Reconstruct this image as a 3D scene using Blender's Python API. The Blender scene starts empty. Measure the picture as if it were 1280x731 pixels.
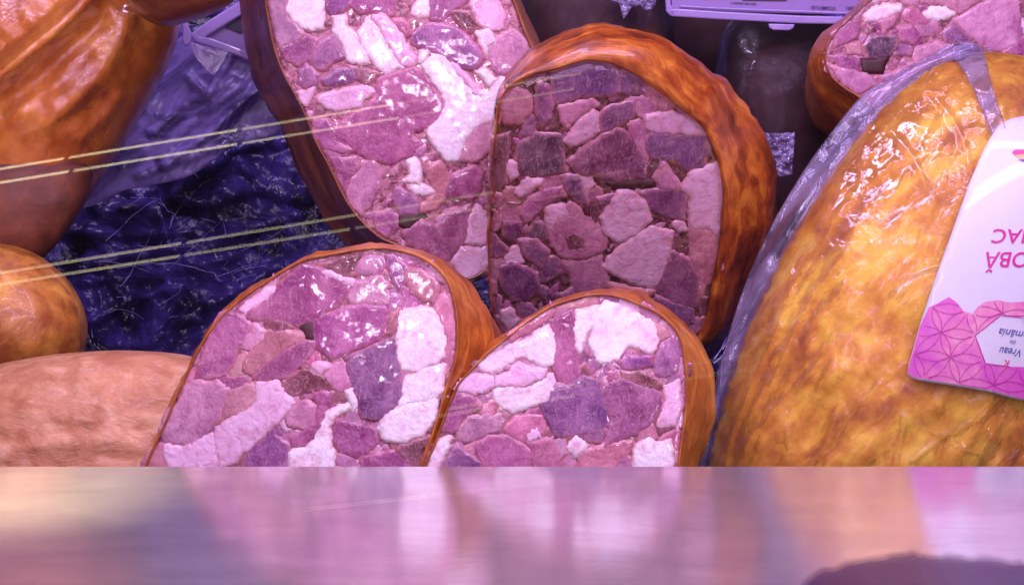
import bpy, bmesh, math, random
import numpy as np
from mathutils import Vector, noise, geometry, Matrix
R = math.radians
random.seed(7)
sc = bpy.context.scene
C = sc.collection
# ---------------------------------------------------------------- camera frame
W, H = 1280.0, 731.0
F = 1758.0
PITCH = R(25)
CAM = np.array([0.0, 0.0, 0.267])
RT = np.array([1.0, 0, 0]); UP = np.array([0, math.sin(PITCH), math.cos(PITCH)]); FW = np.array([0, math.cos(PITCH), -math.sin(PITCH)])

def PT(px, py, d):
    px = np.asarray(px, float); py = np.asarray(py, float); d = np.asarray(d, float)
    x = (px - W/2)/F*d; y = -(py - H/2)/F*d
    return CAM + x[..., None]*RT + y[..., None]*UP + d[..., None]*FW

def DIR(cx, cy, cz):            # direction: right, up, away
    return np.array(cx*RT + cy*UP + cz*FW)

class Plane:
    def __init__(s, cx, cy, d, yaw=0, pitch=0):
        s.p = np.array([(cx-W/2)/F*d, -(cy-H/2)/F*d, d])
        y, p = R(yaw), R(pitch)
        s.n = np.array([math.sin(y)*math.cos(p), math.sin(p), -math.cos(y)*math.cos(p)])
        s.nw = DIR(*s.n)
    def depth(s, px, py):
        px = np.asarray(px, float); py = np.asarray(py, float)
        den = (px-W/2)/F*s.n[0] - (py-H/2)/F*s.n[1] + s.n[2]
        return float(s.p @ s.n)/den
    def pt(s, px, py, h=0.0):
        h = np.asarray(h, float)
        return PT(px, py, s.depth(px, py)) + (h[..., None] if h.ndim else h)*s.nw

# ---------------------------------------------------------------- objects
def tag(o, label=None, cat=None, group=None, kind=None):
    if label: o['label'] = label
    if cat: o['category'] = cat
    if group: o['group'] = group
    if kind: o['kind'] = kind
    return o

def thing(name, label, cat, loc, group=None):
    o = bpy.data.objects.new(name, None); C.objects.link(o)
    o.location = [float(v) for v in loc]; o.empty_display_size = .02
    return tag(o, label, cat, group)

def mesh_obj(name, verts, faces, mats, parent=None, smooth=True, uv=None, mi=None, color=None):
    v = np.asarray(verts, float)
    if parent is not None: v = v - np.array(parent.location)
    else:
        off = v.mean(0)
        v = v - off
    me = bpy.data.meshes.new(name)
    me.from_pydata([tuple(a) for a in v], [], [tuple(int(i) for i in f) for f in faces])
    if not isinstance(mats, (list, tuple)): mats = [mats]
    for m in mats: me.materials.append(m)
    if mi is not None: me.polygons.foreach_set('material_index', np.asarray(mi, dtype=np.int32))
    if uv is not None:
        l = me.uv_layers.new(name='UVMap')
        idx = np.zeros(len(me.loops), dtype=np.int32); me.loops.foreach_get('vertex_index', idx)
        l.data.foreach_set('uv', np.asarray(uv, dtype=np.float32)[idx].ravel())
    if smooth: me.polygons.foreach_set('use_smooth', np.ones(len(me.polygons), dtype=bool))
    me.update()
    o = bpy.data.objects.new(name, me); C.objects.link(o)
    if parent is not None: o.parent = parent
    else: o.location = off
    if color is not None: o.color = (*color, 1)
    return o

# ---------------------------------------------------------------- materials
def nodes(name):
    m = bpy.data.materials.new(name); m.use_nodes = True
    nt = m.node_tree; nt.nodes.clear()
    out = nt.nodes.new('ShaderNodeOutputMaterial')
    def N(t, **k):
        n = nt.nodes.new(t)
        for a, b in k.items():
            if a in n.bl_rna.properties.keys(): setattr(n, a, b)
            else: n.inputs[a.replace('_', ' ')].default_value = b
        return n
    def L(a, b): nt.links.new(a, b)
    return m, nt, out, N, L

def ramp(N, L, fac, stops):
    r = N('ShaderNodeValToRGB')
    e = r.color_ramp.elements
    while len(e) < len(stops): e.new(.5)
    for i, (p, c) in enumerate(stops):
        e[i].position = p; e[i].color = (*c, 1) if len(c) == 3 else c
    L(fac, r.inputs[0]); return r.outputs[0]

def mathn(N, L, op, a, b=None, c=None):
    n = N('ShaderNodeMath', operation=op)
    for i, v in enumerate((a, b, c)):
        if v is None: continue
        if hasattr(v, 'is_linked') or hasattr(v, 'links'): L(v, n.inputs[i])
        else: n.inputs[i].default_value = v
    return n.outputs[0]

def mix(N, L, fac, a, b, blend='MIX'):
    n = N('ShaderNodeMix', data_type='RGBA', blend_type=blend)
    for s, v in ((n.inputs[0], fac), (n.inputs[6], a), (n.inputs[7], b)):
        if isinstance(v, (int, float)): s.default_value = v
        elif isinstance(v, (tuple, list)): s.default_value = (*v, 1) if len(v) == 3 else v
        else: L(v, s)
    return n.outputs[2]

def bump(N, L, h, strength, dist, prev=None):
    b = N('ShaderNodeBump'); b.inputs['Strength'].default_value = strength; b.inputs['Distance'].default_value = dist
    L(h, b.inputs['Height'])
    if prev is not None: L(prev, b.inputs['Normal'])
    return b.outputs[0]

def noise_t(N, L, vec, scale, detail=4, rough=.55, dist=0.0):
    n = N('ShaderNodeTexNoise'); n.inputs['Scale'].default_value = scale; n.inputs['Detail'].default_value = detail
    n.inputs['Roughness'].default_value = rough; n.inputs['Distortion'].default_value = dist
    L(vec, n.inputs['Vector']); return n.outputs['Fac']

def meat_mat(name, rgb=None, fat=False, jelly=False):
    m, nt, out, N, L = nodes(name)
    tc = N('ShaderNodeTexCoord').outputs['Object']
    oi = N('ShaderNodeObjectInfo'); rnd = oi.outputs['Random']
    cmb = N('ShaderNodeCombineXYZ'); L(rnd, cmb.inputs[0]); L(rnd, cmb.inputs[1]); L(rnd, cmb.inputs[2])
    va = N('ShaderNodeVectorMath', operation='ADD'); L(tc, va.inputs[0]); L(cmb.outputs[0], va.inputs[1]); vec = va.outputs[0]
    soft = noise_t(N, L, vec, 55, 3, .55, .8)
    big = noise_t(N, L, vec, 170, 4, .6, 1.0)
    fib = N('ShaderNodeMapping'); L(vec, fib.inputs['Vector'])
    rot = N('ShaderNodeCombineXYZ'); L(mathn(N, L, 'MULTIPLY', rnd, 6.28), rot.inputs[1]); L(rot.outputs[0], fib.inputs['Rotation'])
    fib.inputs['Scale'].default_value = (1, 1, .35)
    fine = noise_t(N, L, fib.outputs[0], 330, 3, .55, 1.2)
    speck = noise_t(N, L, vec, 1900, 2, .6)
    marb = noise_t(N, L, fib.outputs[0], 190, 4, .6, 2.2)
    marbm = mathn(N, L, 'ABSOLUTE', mathn(N, L, 'SUBTRACT', marb, .5))
    b0 = oi.outputs['Color'] if rgb is None else rgb
    ed = N('ShaderNodeAttribute'); ed.attribute_name = 'edge'
    if fat:
        c = mix(N, L, ramp(N, L, soft, [(.46, (0, 0, 0)), (.74, (.7, .7, .7))]), b0, (.88, .60, .68), 'MULTIPLY')
        c = mix(N, L, ramp(N, L, big, [(.50, (0, 0, 0)), (.72, (.8, .8, .8))]), c, (.80, .50, .56), 'MULTIPLY')
        c = mix(N, L, ramp(N, L, marbm, [(0, (.5, .5, .5)), (.02, (0, 0, 0))]), c, (.72, .38, .40))
        ec = (.66, .30, .32)
    else:
        lo = mix(N, L, 1.0, b0, (.66, .50, .66), 'MULTIPLY')
        hi = mix(N, L, .20, b0, (.86, .50, .62))
        c = mix(N, L, ramp(N, L, soft, [(.34, (0, 0, 0)), (.66, (1, 1, 1))]), lo, hi)
        c = mix(N, L, ramp(N, L, big, [(.30, (.6, .6, .6)), (.5, (0, 0, 0))]), c, (.66, .42, .55), 'MULTIPLY')
        c = mix(N, L, ramp(N, L, fine, [(.36, (.30, .30, .30)), (.55, (0, 0, 0))]), c, (.66, .42, .55), 'MULTIPLY')
        c = mix(N, L, ramp(N, L, marbm, [(0, (.42, .42, .42)), (.016, (0, 0, 0))]), c, (.84, .56, .64))
        ec = (.58, .22, .27)
    if rgb is None:
        em = mathn(N, L, 'MULTIPLY', mathn(N, L, 'SUBTRACT', 1.0, ed.outputs['Fac']), ramp(N, L, big, [(.30, (.1, .1, .1)), (.6, (.95, .95, .95))]))
        c = mix(N, L, em, c, ec)
    c = mix(N, L, ramp(N, L, speck, [(.24, (.5, .5, .5)), (.31, (0, 0, 0))]), c, (.34, .10, .16))
    P = N('ShaderNodeBsdfPrincipled'); L(c, P.inputs['Base Color'])
    rr = N('ShaderNodeMapRange'); L(big, rr.inputs['Value']); rr.inputs['To Min'].default_value = .22; rr.inputs['To Max'].default_value = .60
    L(rr.outputs[0], P.inputs['Roughness'])
    P.inputs['Specular IOR Level'].default_value = .3
    P.inputs['Subsurface Weight'].default_value = .35 if fat else .15
    P.inputs['Subsurface Radius'].default_value = (1, .5, .6)
    P.inputs['Subsurface Scale'].default_value = .0016
    cw = ramp(N, L, big, [(.36, (.2, .2, .2)), (.58, (.95, .95, .95))]); L(cw, P.inputs['Coat Weight']); P.inputs['Coat Roughness'].default_value = .07
    h = mathn(N, L, 'ADD', mathn(N, L, 'MULTIPLY', fine, .5), mathn(N, L, 'MULTIPLY', ramp(N, L, speck, [(.28, (0, 0, 0)), (.40, (1, 1, 1))]), .25))
    nb = bump(N, L, h, .22, .0005)
    nb = bump(N, L, noise_t(N, L, vec, 260, 3, .55, .8), .55, .0012, nb)
    L(nb, P.inputs['Normal'])
    L(P.outputs[0], out.inputs[0])
    return m

def jelly_mat(name, dark=(.10, .022, .022), mid=(.30, .08, .09), light=(.55, .26, .27)):
    m, nt, out, N, L = nodes(name)
    tc = N('ShaderNodeTexCoord').outputs['Object']
    n1 = noise_t(N, L, tc, 220, 5, .7, 1.2)
    vo = N('ShaderNodeTexVoronoi'); vo.inputs['Scale'].default_value = 330; L(tc, vo.inputs['Vector'])
    sep = N('ShaderNodeSeparateColor'); L(vo.outputs['Color'], sep.inputs[0])
    f = mathn(N, L, 'ADD', mathn(N, L, 'MULTIPLY', n1, .9), mathn(N, L, 'MULTIPLY', sep.outputs[0], .12))
    c = ramp(N, L, f, [(.38, dark), (.52, mid), (.72, light)])
    P = N('ShaderNodeBsdfPrincipled'); L(c, P.inputs['Base Color']); P.inputs['Roughness'].default_value = .22
    P.inputs['Coat Weight'].default_value = .7; P.inputs['Coat Roughness'].default_value = .06
    P.inputs['Subsurface Weight'].default_value = .1; P.inputs['Subsurface Scale'].default_value = .002
    h = mathn(N, L, 'ADD', n1, mathn(N, L, 'MULTIPLY', vo.outputs['Distance'], -.2))
    L(bump(N, L, h, .7, .0016), P.inputs['Normal'])
    L(P.outputs[0], out.inputs[0]); return m

def casing_mat(name, dark, mid, light, ang=0.0, scale=60, stretch=.25, rough=.3, bumpd=.0012, vein=True, spread=.16, coat=.5, useuv=False):
    m, nt, out, N, L = nodes(name)
    tc = N('ShaderNodeTexCoord')
    mp = N('ShaderNodeMapping'); mp.vector_type = 'TEXTURE'
    L(tc.outputs['UV' if useuv else 'Object'], mp.inputs['Vector'])
    if useuv: mp.inputs['Scale'].default_value = (1/stretch*.3, .3, 1)
    else:
        mp.inputs['Rotation'].default_value = (0, -ang, 0); mp.inputs['Scale'].default_value = (1/stretch, 1, 1)
    v = mp.outputs[0]
    n1 = noise_t(N, L, v, scale, 6, .62, 1.0)
    n2 = noise_t(N, L, tc.outputs['Object'], 75, 3, .55, .4)
    n3 = noise_t(N, L, v, scale*5, 5, .7, .5)
    n4 = noise_t(N, L, tc.outputs['Object'], 1400, 3, .6)
    f = mathn(N, L, 'ADD', mathn(N, L, 'MULTIPLY', n1, .5), mathn(N, L, 'ADD', mathn(N, L, 'MULTIPLY', n2, .32), mathn(N, L, 'MULTIPLY', n3, .18)))
    c = ramp(N, L, f, [(.5-spread*.75, dark), (.5, mid), (.5+spread*.7, light)])
    if vein:
        wv = mathn(N, L, 'ABSOLUTE', mathn(N, L, 'SUBTRACT', n1, .5))
        c = mix(N, L, ramp(N, L, wv, [(.0, (.35, .35, .35)), (.06, (0, 0, 0))]), c, (.6, .45, .4), 'MULTIPLY')
    c = mix(N, L, ramp(N, L, n4, [(.28, (.6, .6, .6)), (.42, (0, 0, 0))]), c, (.5, .35, .3), 'MULTIPLY')
    P = N('ShaderNodeBsdfPrincipled'); L(c, P.inputs['Base Color'])
    rr = N('ShaderNodeMapRange'); L(n3, rr.inputs['Value']); rr.inputs['To Min'].default_value = rough*.6; rr.inputs['To Max'].default_value = rough*1.6
    L(rr.outputs[0], P.inputs['Roughness'])
    P.inputs['Coat Weight'].default_value = coat; P.inputs['Coat Roughness'].default_value = .1
    nb = bump(N, L, n1, .6, bumpd*1.5)
    nb = bump(N, L, n3, .4, bumpd*.5, nb)
    nb = bump(N, L, n4, .25, .0003, nb)
    L(nb, P.inputs['Normal'])
    L(P.outputs[0], out.inputs[0]); return m

def film_mat(name, tint=(.93, .9, .97), scale=55, bumpd=.004, rough=.06, fac=.04, ang=0.0, stretch=1.0, haze=0.0, hazecol=(.8, .75, .9)):
    m, nt, out, N, L = nodes(name)
    tc = N('ShaderNodeTexCoord').outputs['Object']
    mp = N('ShaderNodeMapping'); mp.vector_type = 'TEXTURE'; L(tc, mp.inputs['Vector'])
    mp.inputs['Rotation'].default_value = (0, -ang, 0); mp.inputs['Scale'].default_value = (1/stretch, 1, 1)
    n1 = noise_t(N, L, mp.outputs[0], scale, 5, .55, 1.6)
    rid = mathn(N, L, 'ABSOLUTE', mathn(N, L, 'SUBTRACT', n1, .5))
    n2 = noise_t(N, L, tc, scale*7, 3, .6, .8)
    nb = bump(N, L, rid, 1.0, bumpd*2.0)
    nb = bump(N, L, n2, .6, bumpd*.35, nb)
    fr = N('ShaderNodeFresnel'); fr.inputs['IOR'].default_value = 1.48; L(nb, fr.inputs['Normal'])
    ff = mathn(N, L, 'MAXIMUM', mathn(N, L, 'MINIMUM', mathn(N, L, 'ADD', fr.outputs[0], fac), .32), 0.0)
    T = N('ShaderNodeBsdfTransparent'); T.inputs[0].default_value = (*tint, 1)
    base = T.outputs[0]
    if haze > 0:
        D = N('ShaderNodeBsdfDiffuse'); D.inputs[0].default_value = (*hazecol, 1); L(nb, D.inputs['Normal'])
        M0 = N('ShaderNodeMixShader')
        hz = mathn(N, L, 'MULTIPLY', ramp(N, L, rid, [(0, (1, 1, 1)), (.09, (.25, .25, .25))]), haze)
        L(hz, M0.inputs[0]); L(base, M0.inputs[1]); L(D.outputs[0], M0.inputs[2]); base = M0.outputs[0]
    G = N('ShaderNodeBsdfGlossy'); G.inputs['Roughness'].default_value = rough; L(nb, G.inputs['Normal'])
    M = N('ShaderNodeMixShader'); L(ff, M.inputs[0]); L(base, M.inputs[1]); L(G.outputs[0], M.inputs[2])
    L(M.outputs[0], out.inputs[0]); return m

def plain_mat(name, rgb, rough=.4, coat=0, var=.25, bumpd=.0004, scale=300, metallic=0, alpha=None):
    m, nt, out, N, L = nodes(name)
    tc = N('ShaderNodeTexCoord').outputs['Object']
    n1 = noise_t(N, L, tc, scale, 5, .6, .4)
    c = mix(N, L, ramp(N, L, n1, [(.35, (var, var, var)), (.65, (0, 0, 0))]), rgb, tuple(x*.55 for x in rgb))
    P = N('ShaderNodeBsdfPrincipled'); L(c, P.inputs['Base Color']); P.inputs['Roughness'].default_value = rough
    P.inputs['Coat Weight'].default_value = coat; P.inputs['Metallic'].default_value = metallic
    L(bump(N, L, n1, .5, bumpd), P.inputs['Normal'])
    s = P.outputs[0]
    if alpha is not None:
        T = N('ShaderNodeBsdfTransparent'); M = N('ShaderNodeMixShader'); M.inputs[0].default_value = alpha
        L(T.outputs[0], M.inputs[1]); L(s, M.inputs[2]); s = M.outputs[0]
    L(s, out.inputs[0]); return m

MEAT = meat_mat('meat'); FAT = meat_mat('fat', fat=True); JEL = jelly_mat('jelly', (.14, .03, .05), (.46, .15, .21), (.68, .36, .44))
HOLE_SHADE = plain_mat('hollow_shade', (.065, .014, .018), .55, 0, .5, .0003, 300)  # shade of the holes put into the colour; these pieces are not sunk
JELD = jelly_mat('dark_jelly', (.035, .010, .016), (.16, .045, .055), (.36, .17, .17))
COL = {'P': (.41, .080, .255), 'L': (.66, .30, .44), 'F': (.86, .80, .84), 'V': (.27, .08, .27), 'D': (.075, .018, .06),
       'R': (.22, .04, .055), 'O': (.62, .27, .27), 'S': (.66, .21, .34), 'K': (.03, .012, .012), 'A': (.76, .50, .66),
       'Q': (.37, .105, .29)}
BITM = [meat_mat('bit_pink', COL['P']), meat_mat('bit_light', COL['L']), meat_mat('bit_fat', COL['F'], True), meat_mat('bit_red', COL['R'])]

# ---------------------------------------------------------------- 2-D helpers
def pip(px, py, poly):
    x, y = np.asarray(px), np.asarray(py); c = np.zeros(x.shape, bool)
    n = len(poly); j = n-1
    for i in range(n):
        xi, yi = poly[i]; xj, yj = poly[j]
        if yi != yj:
            c ^= ((yi > y) != (yj > y)) & (x < (xj-xi)*(y-yi)/(yj-yi)+xi)
        j = i
    return c

def pdist(px, py, poly, closed=True):
    x, y = np.asarray(px, float), np.asarray(py, float); best = np.full(x.shape, 1e9)
    n = len(poly)
    for i in range(n if closed else n-1):
        ax, ay = poly[i]; bx, by = poly[(i+1) % n]
        dx, dy = bx-ax, by-ay; L2 = dx*dx+dy*dy+1e-9
        t = np.clip(((x-ax)*dx+(y-ay)*dy)/L2, 0, 1)
        best = np.minimum(best, np.hypot(x-ax-t*dx, y-ay-t*dy))
    return best

def resample(poly, step, closed=True):
    out = []; n = len(poly)
    for i in range(n if closed else n-1):
        a = np.array(poly[i], float); b = np.array(poly[(i+1) % n], float)
        k = max(1, int(round(np.hypot(*(b-a))/step)))
        for t in range(k): out.append(a+(b-a)*t/k)
    if not closed: out.append(np.array(poly[-1], float))
    return out

def chaikin(poly, it=1, closed=True, w=.22):
    p = [np.array(a, float) for a in poly]
    for _ in range(it):
        q = []; n = len(p)
        for i in range(n if closed else n-1):
            a, b = p[i], p[(i+1) % n]
            q += [a*(1-w)+b*w, a*w+b*(1-w)]
        if not closed: q = [p[0]]+q+[p[-1]]
        p = q
    return p

def nz(x, y, z=0.0): return noise.noise(Vector((x, y, z)))
def fbm(x, y, z=0.0, o=3):
    s = 0; a = 1; f = 1
    for _ in range(o): s += a*noise.noise(Vector((x*f, y*f, z+f*3.1))); a *= .5; f *= 2
    return s

def tri(poly, step, jit=.3, extra=()):
    """triangulate a closed 2-D outline with inner points; returns pts (n,2), faces, number of rim points"""
    n = len(poly); P2 = [Vector((float(a[0]), float(a[1]))) for a in poly]
    xs = [p[0] for p in poly]; ys = [p[1] for p in poly]
    gx = np.arange(min(xs), max(xs), step); gy = np.arange(min(ys), max(ys), step*.866)
    X, Y = np.meshgrid(gx, gy); X[1::2] += step/2
    rs = np.random.RandomState(int(abs(xs[0]*13+ys[0]*7)) % 9999)
    X = X + rs.uniform(-jit, jit, X.shape)*step; Y = Y + rs.uniform(-jit, jit, Y.shape)*step
    X, Y = X.ravel(), Y.ravel()
    ok = pip(X, Y, poly); X, Y = X[ok], Y[ok]
    ok = pdist(X, Y, poly) > step*.55; X, Y = X[ok], Y[ok]
    P2 += [Vector((float(a), float(b))) for a, b in zip(X, Y)]
    ed = [(i, (i+1) % n) for i in range(n)]
    v, e, f, ov, oe, of = geometry.delaunay_2d_cdt(P2, ed, [], 1, 1e-5)
    return np.array([(a[0], a[1]) for a in v]), f, n

def poisson(poly, n=90, it=2500):
    xs = [p[0] for p in poly]; ys = [p[1] for p in poly]
    x0, x1, y0, y1 = min(xs), max(xs), min(ys), max(ys); cell = max(x1-x0, y1-y0)/n
    gx = np.arange(x0-cell*1.5, x1+cell*2.5, cell); gy = np.arange(y0-cell*1.5, y1+cell*2.5, cell)
    X, Y = np.meshgrid(gx, gy); M = pip(X, Y, poly).astype(float)
    u = np.zeros_like(X)
    for _ in range(it):
        u[1:-1, 1:-1] = .25*(u[2:, 1:-1]+u[:-2, 1:-1]+u[1:-1, 2:]+u[1:-1, :-2]+1)*M[1:-1, 1:-1]
    u /= u.max()
    def f(px, py):
        a = np.clip((np.asarray(px)-gx[0])/cell, 0, len(gx)-1.001); b = np.clip((np.asarray(py)-gy[0])/cell, 0, len(gy)-1.001)
        i = a.astype(int); j = b.astype(int); s = a-i; t = b-j
        return (u[j, i]*(1-s)+u[j, i+1]*s)*(1-t)+(u[j+1, i]*(1-s)+u[j+1, i+1]*s)*t
    return f

# ---------------------------------------------------------------- generic builders
def inflate(name, poly, plane, t, mat, parent=None, step=9, back=.8, disp=None, smooth_it=2, pw=.5, color=None, rest=None):
    """closed rounded body: outline in the plane, swelling t metres towards and back*t away"""
    poly = chaikin(poly, smooth_it); poly = resample(poly, step*.8)
    pts, f, n = tri(poly, step)
    u = poisson(poly)
    def hfun(px, py):
        h = t*np.power(np.clip(u(px, py), 0, 1), pw)
        return h
    px, py = pts[:, 0], pts[:, 1]
    h = hfun(px, py); h[:n] = 0
    if disp is not None:
        e = np.clip(pdist(px, py, poly)/(step*2.5), 0, 1)
        h = h + np.array([disp(a, b) for a, b in zip(px, py)])*e
    d0 = plane.depth(px, py)
    front = PT(px, py, d0 - h)
    hb = hfun(px, py)*back; hb[:n] = 0
    bk = PT(px, py, d0 + hb)
    V = np.vstack([front, bk[n:]]); m = len(pts)
    rem = lambda i: i if i < n else i-n+m
    faces = [tuple(a) for a in f]; faces = [(a[0], a[2], a[1]) if True else a for a in faces]
    bf = [tuple(rem(i) for i in reversed(a)) for a in faces]
    o = mesh_obj(name, V, faces+bf, mat, parent, color=color)
    fix_normals(o)
    def surf(px, py):
        hh = hfun(px, py)
        if disp is not None: hh = hh + np.array([disp(a, b) for a, b in zip(np.ravel(px), np.ravel(py))])
        return plane.depth(px, py) - hh
    o_poly = poly
    return o, surf, hfun, o_poly

def fix_normals(o):
    bm = bmesh.new(); bm.from_mesh(o.data); bmesh.ops.recalc_face_normals(bm, faces=bm.faces); bm.to_mesh(o.data); bm.free()

def ring_of(poly, n=140):
    """resample an outline by angle around its centre"""
    p = resample(chaikin(poly, 2), 2.0); p = np.array(p); c = p.mean(0)
    a = np.arctan2(p[:, 1]-c[1], p[:, 0]-c[0]); o = np.argsort(a); a = a[o]; p = p[o]
    r = np.hypot(p[:, 0]-c[0], p[:, 1]-c[1])
    t = np.linspace(-math.pi, math.pi, n, endpoint=False)
    rr = np.interp(t, np.r_[a-2*math.pi, a, a+2*math.pi], np.r_[r, r, r])
    return np.stack([c[0]+rr*np.cos(t), c[1]+rr*np.sin(t)], 1)

def loft(name, rings, plane, mat, parent, wob=.0009, cap=True, seed=0, n=140, sub=5):
    """rings: (outline px, metres behind the plane)"""
    rs = [(ring_of(p, n), d) for p, d in rings]
    fine = []
    for k in range(len(rs)-1):
        (a, da), (b, db) = rs[k], rs[k+1]
        s = sub if k > 1 else 2
        for i in range(s):
            t = i/s; fine.append((a*(1-t)+b*t, da*(1-t)+db*t, k+t))
    fine.append((*rs[-1], len(rs)-1.0))
    V = []; UV = []
    for j, (p, d, kk) in enumerate(fine):
        dd = plane.depth(p[:, 0], p[:, 1]) + d
        w = PT(p[:, 0], p[:, 1], dd)
        c = w.mean(0)
        for i in range(n):
            ang = i/n*2*math.pi
            s = wob*(fbm(math.cos(ang)*2.2+seed, math.sin(ang)*2.2, d*16, 3))*(1 if d > 0.001 else .35)
            s += wob*.8*abs(fbm(math.cos(ang)*7+seed, math.sin(ang)*7, d*9, 2))*(1 if d > .004 else 0)
            s += wob*.9*(abs(fbm(math.cos(ang)*1.3+seed, math.sin(ang)*1.3, d*45+seed, 3))-.25)*(1 if d > .004 else .0)
            q = w[i]-c; q = q/np.linalg.norm(q); w[i] = w[i] + q*s*2
            UV.append((i/n*1.2, d*3))
        V.append(w)
    m = len(fine); V = np.vstack(V); faces = []
    for j in range(m-1):
        for i in range(n):
            a = j*n+i; b = j*n+(i+1) % n
            faces.append((a, b, b+n, a+n))
    if cap:
        c = V[-n:].mean(0); V = np.vstack([V, c]); UV.append((0, 0))
        for i in range(n): faces.append(((m-1)*n+i, (m-1)*n+(i+1) % n, len(V)-1))
    o = mesh_obj(name, V, faces, mat, parent, uv=UV); fix_normals(o); return o

def crease_vec(lines, X, Y):
    s_ = np.zeros(len(X))
    for l, w, a in lines:
        l = chaikin(l, 2, closed=False); bx = np.array(l); m_ = (X > bx[:, 0].min()-4*w) & (X < bx[:, 0].max()+4*w) & (Y > bx[:, 1].min()-4*w) & (Y < bx[:, 1].max()+4*w)
        if m_.any():
            d = pdist(X[m_], Y[m_], l, closed=False); s_[m_] = np.maximum(s_[m_], a*np.exp(-(d/w)**2))
    return s_

def crease_disp(lines, base=None):
    L_ = [(chaikin(l, 2, closed=False), w, a) for l, w, a in lines]
    segs = []
    for l, w, a in L_:
        arr = np.array(l); segs.append((arr, w, a))
    def f(x, y):
        s = 0 if base is None else base(x, y)
        for arr, w, a in segs:
            ax, ay = arr[:-1, 0], arr[:-1, 1]; dx, dy = arr[1:, 0]-ax, arr[1:, 1]-ay
            t = np.clip(((x-ax)*dx+(y-ay)*dy)/(dx*dx+dy*dy+1e-9), 0, 1)
            d = float(np.hypot(x-ax-t*dx, y-ay-t*dy).min())
            if d < 3.5*w: s += a*math.exp(-(d/w)**2)
        return s
    return f

ORG = {'A': (170, 305), 'B': (330, 305), 'C': (170, 405), 'D': (330, 405), 'E': (510, 360), 'F': (620, 360), 'G': (510, 405), 'H': (620, 405),
       'I': (310, 0), 'J': (400, 0), 'K': (350, 175), 'L': (600, 20), 'M': (600, 130), 'N': (600, 240), 'O': (960, 0)}

def px_of(fr, pts):
    o = ORG[fr]; return [(o[0]+x/3.994, o[1]+y/3.994) for x, y in pts]

def clip_half(poly, q, nrm):
    out = []; n = len(poly)
    for i in range(n):
        a, b = poly[i], poly[(i+1) % n]; da = (a-q)@nrm; db = (b-q)@nrm
        if da <= 0: out.append(a)
        if (da < 0) != (db < 0) and abs(da-db) > 1e-9: out.append(a+(b-a)*da/(da-db))
    return out

def filler_cells(outline, chunks, rnd, sp=25):
    polys = [px_of(fr, p) for fr, ty, p in chunks]; xs = [p[0] for p in outline]; ys = [p[1] for p in outline]
    seeds = []; y = min(ys)-sp
    while y < min(max(ys), 640)+sp:
        x = min(xs)-sp
        while x < max(xs)+sp: seeds.append(np.array([x+rnd.uniform(-.42, .42)*sp, y+rnd.uniform(-.42, .42)*sp])); x += sp
        y += sp*.9
    sa = np.array(seeds); okk = pip(sa[:, 0], sa[:, 1], outline) | (pdist(sa[:, 0], sa[:, 1], outline) < sp); seeds = [q for q, k in zip(seeds, okk) if k]
    out = []; oc = np.mean(np.array(outline), 0); ol = [np.array(oc+(np.array(p)-oc)*.985) for p in outline]
    for sd in seeds:
        c = [sd+np.array(v)*sp*1.5 for v in ((-1, -1), (1, -1), (1, 1), (-1, 1))]
        for o2 in seeds:
            dd = o2-sd; l = np.linalg.norm(dd)
            if 0 < l < sp*2.4: c = clip_half(c, (sd+o2)/2, dd/l)
            if len(c) < 3: break
        if len(c) < 3: continue
        for i in range(len(ol)):
            a, b = ol[i], ol[(i+1) % len(ol)]
            if np.linalg.norm((a+b)/2-sd) > sp*2.6: continue
            t = (b-a)/np.linalg.norm(b-a); nn = np.array([t[1], -t[0]])
            if (oc-a)@nn > 0: nn = -nn
            c = clip_half(c, a, nn)
            if len(c) < 3: break
        if len(c) < 3: continue
        c = np.array(c); ctr = c.mean(0)
        if not pip(ctr[:1], ctr[1:], outline)[0] or np.hypot(*(ctr-sd)) > sp: continue
        P_ = np.array([ctr+(v-ctr)*t for v in c for t in (.2, .55, .85)]+[(ctr+(c[i]+c[(i+1) % len(c)])/2-ctr) for i in range(len(c))])
        cov = np.zeros(len(P_), bool)
        for q in polys: cov |= pip(P_[:, 0], P_[:, 1], q)
        if cov.mean() < .80 and ctr[1] < 600: out.append((1-cov.mean(), [tuple(v) for v in c]))
    out.sort(key=lambda a: -a[0]); return [a[1] for a in out[:96-len(chunks)]]

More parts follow.
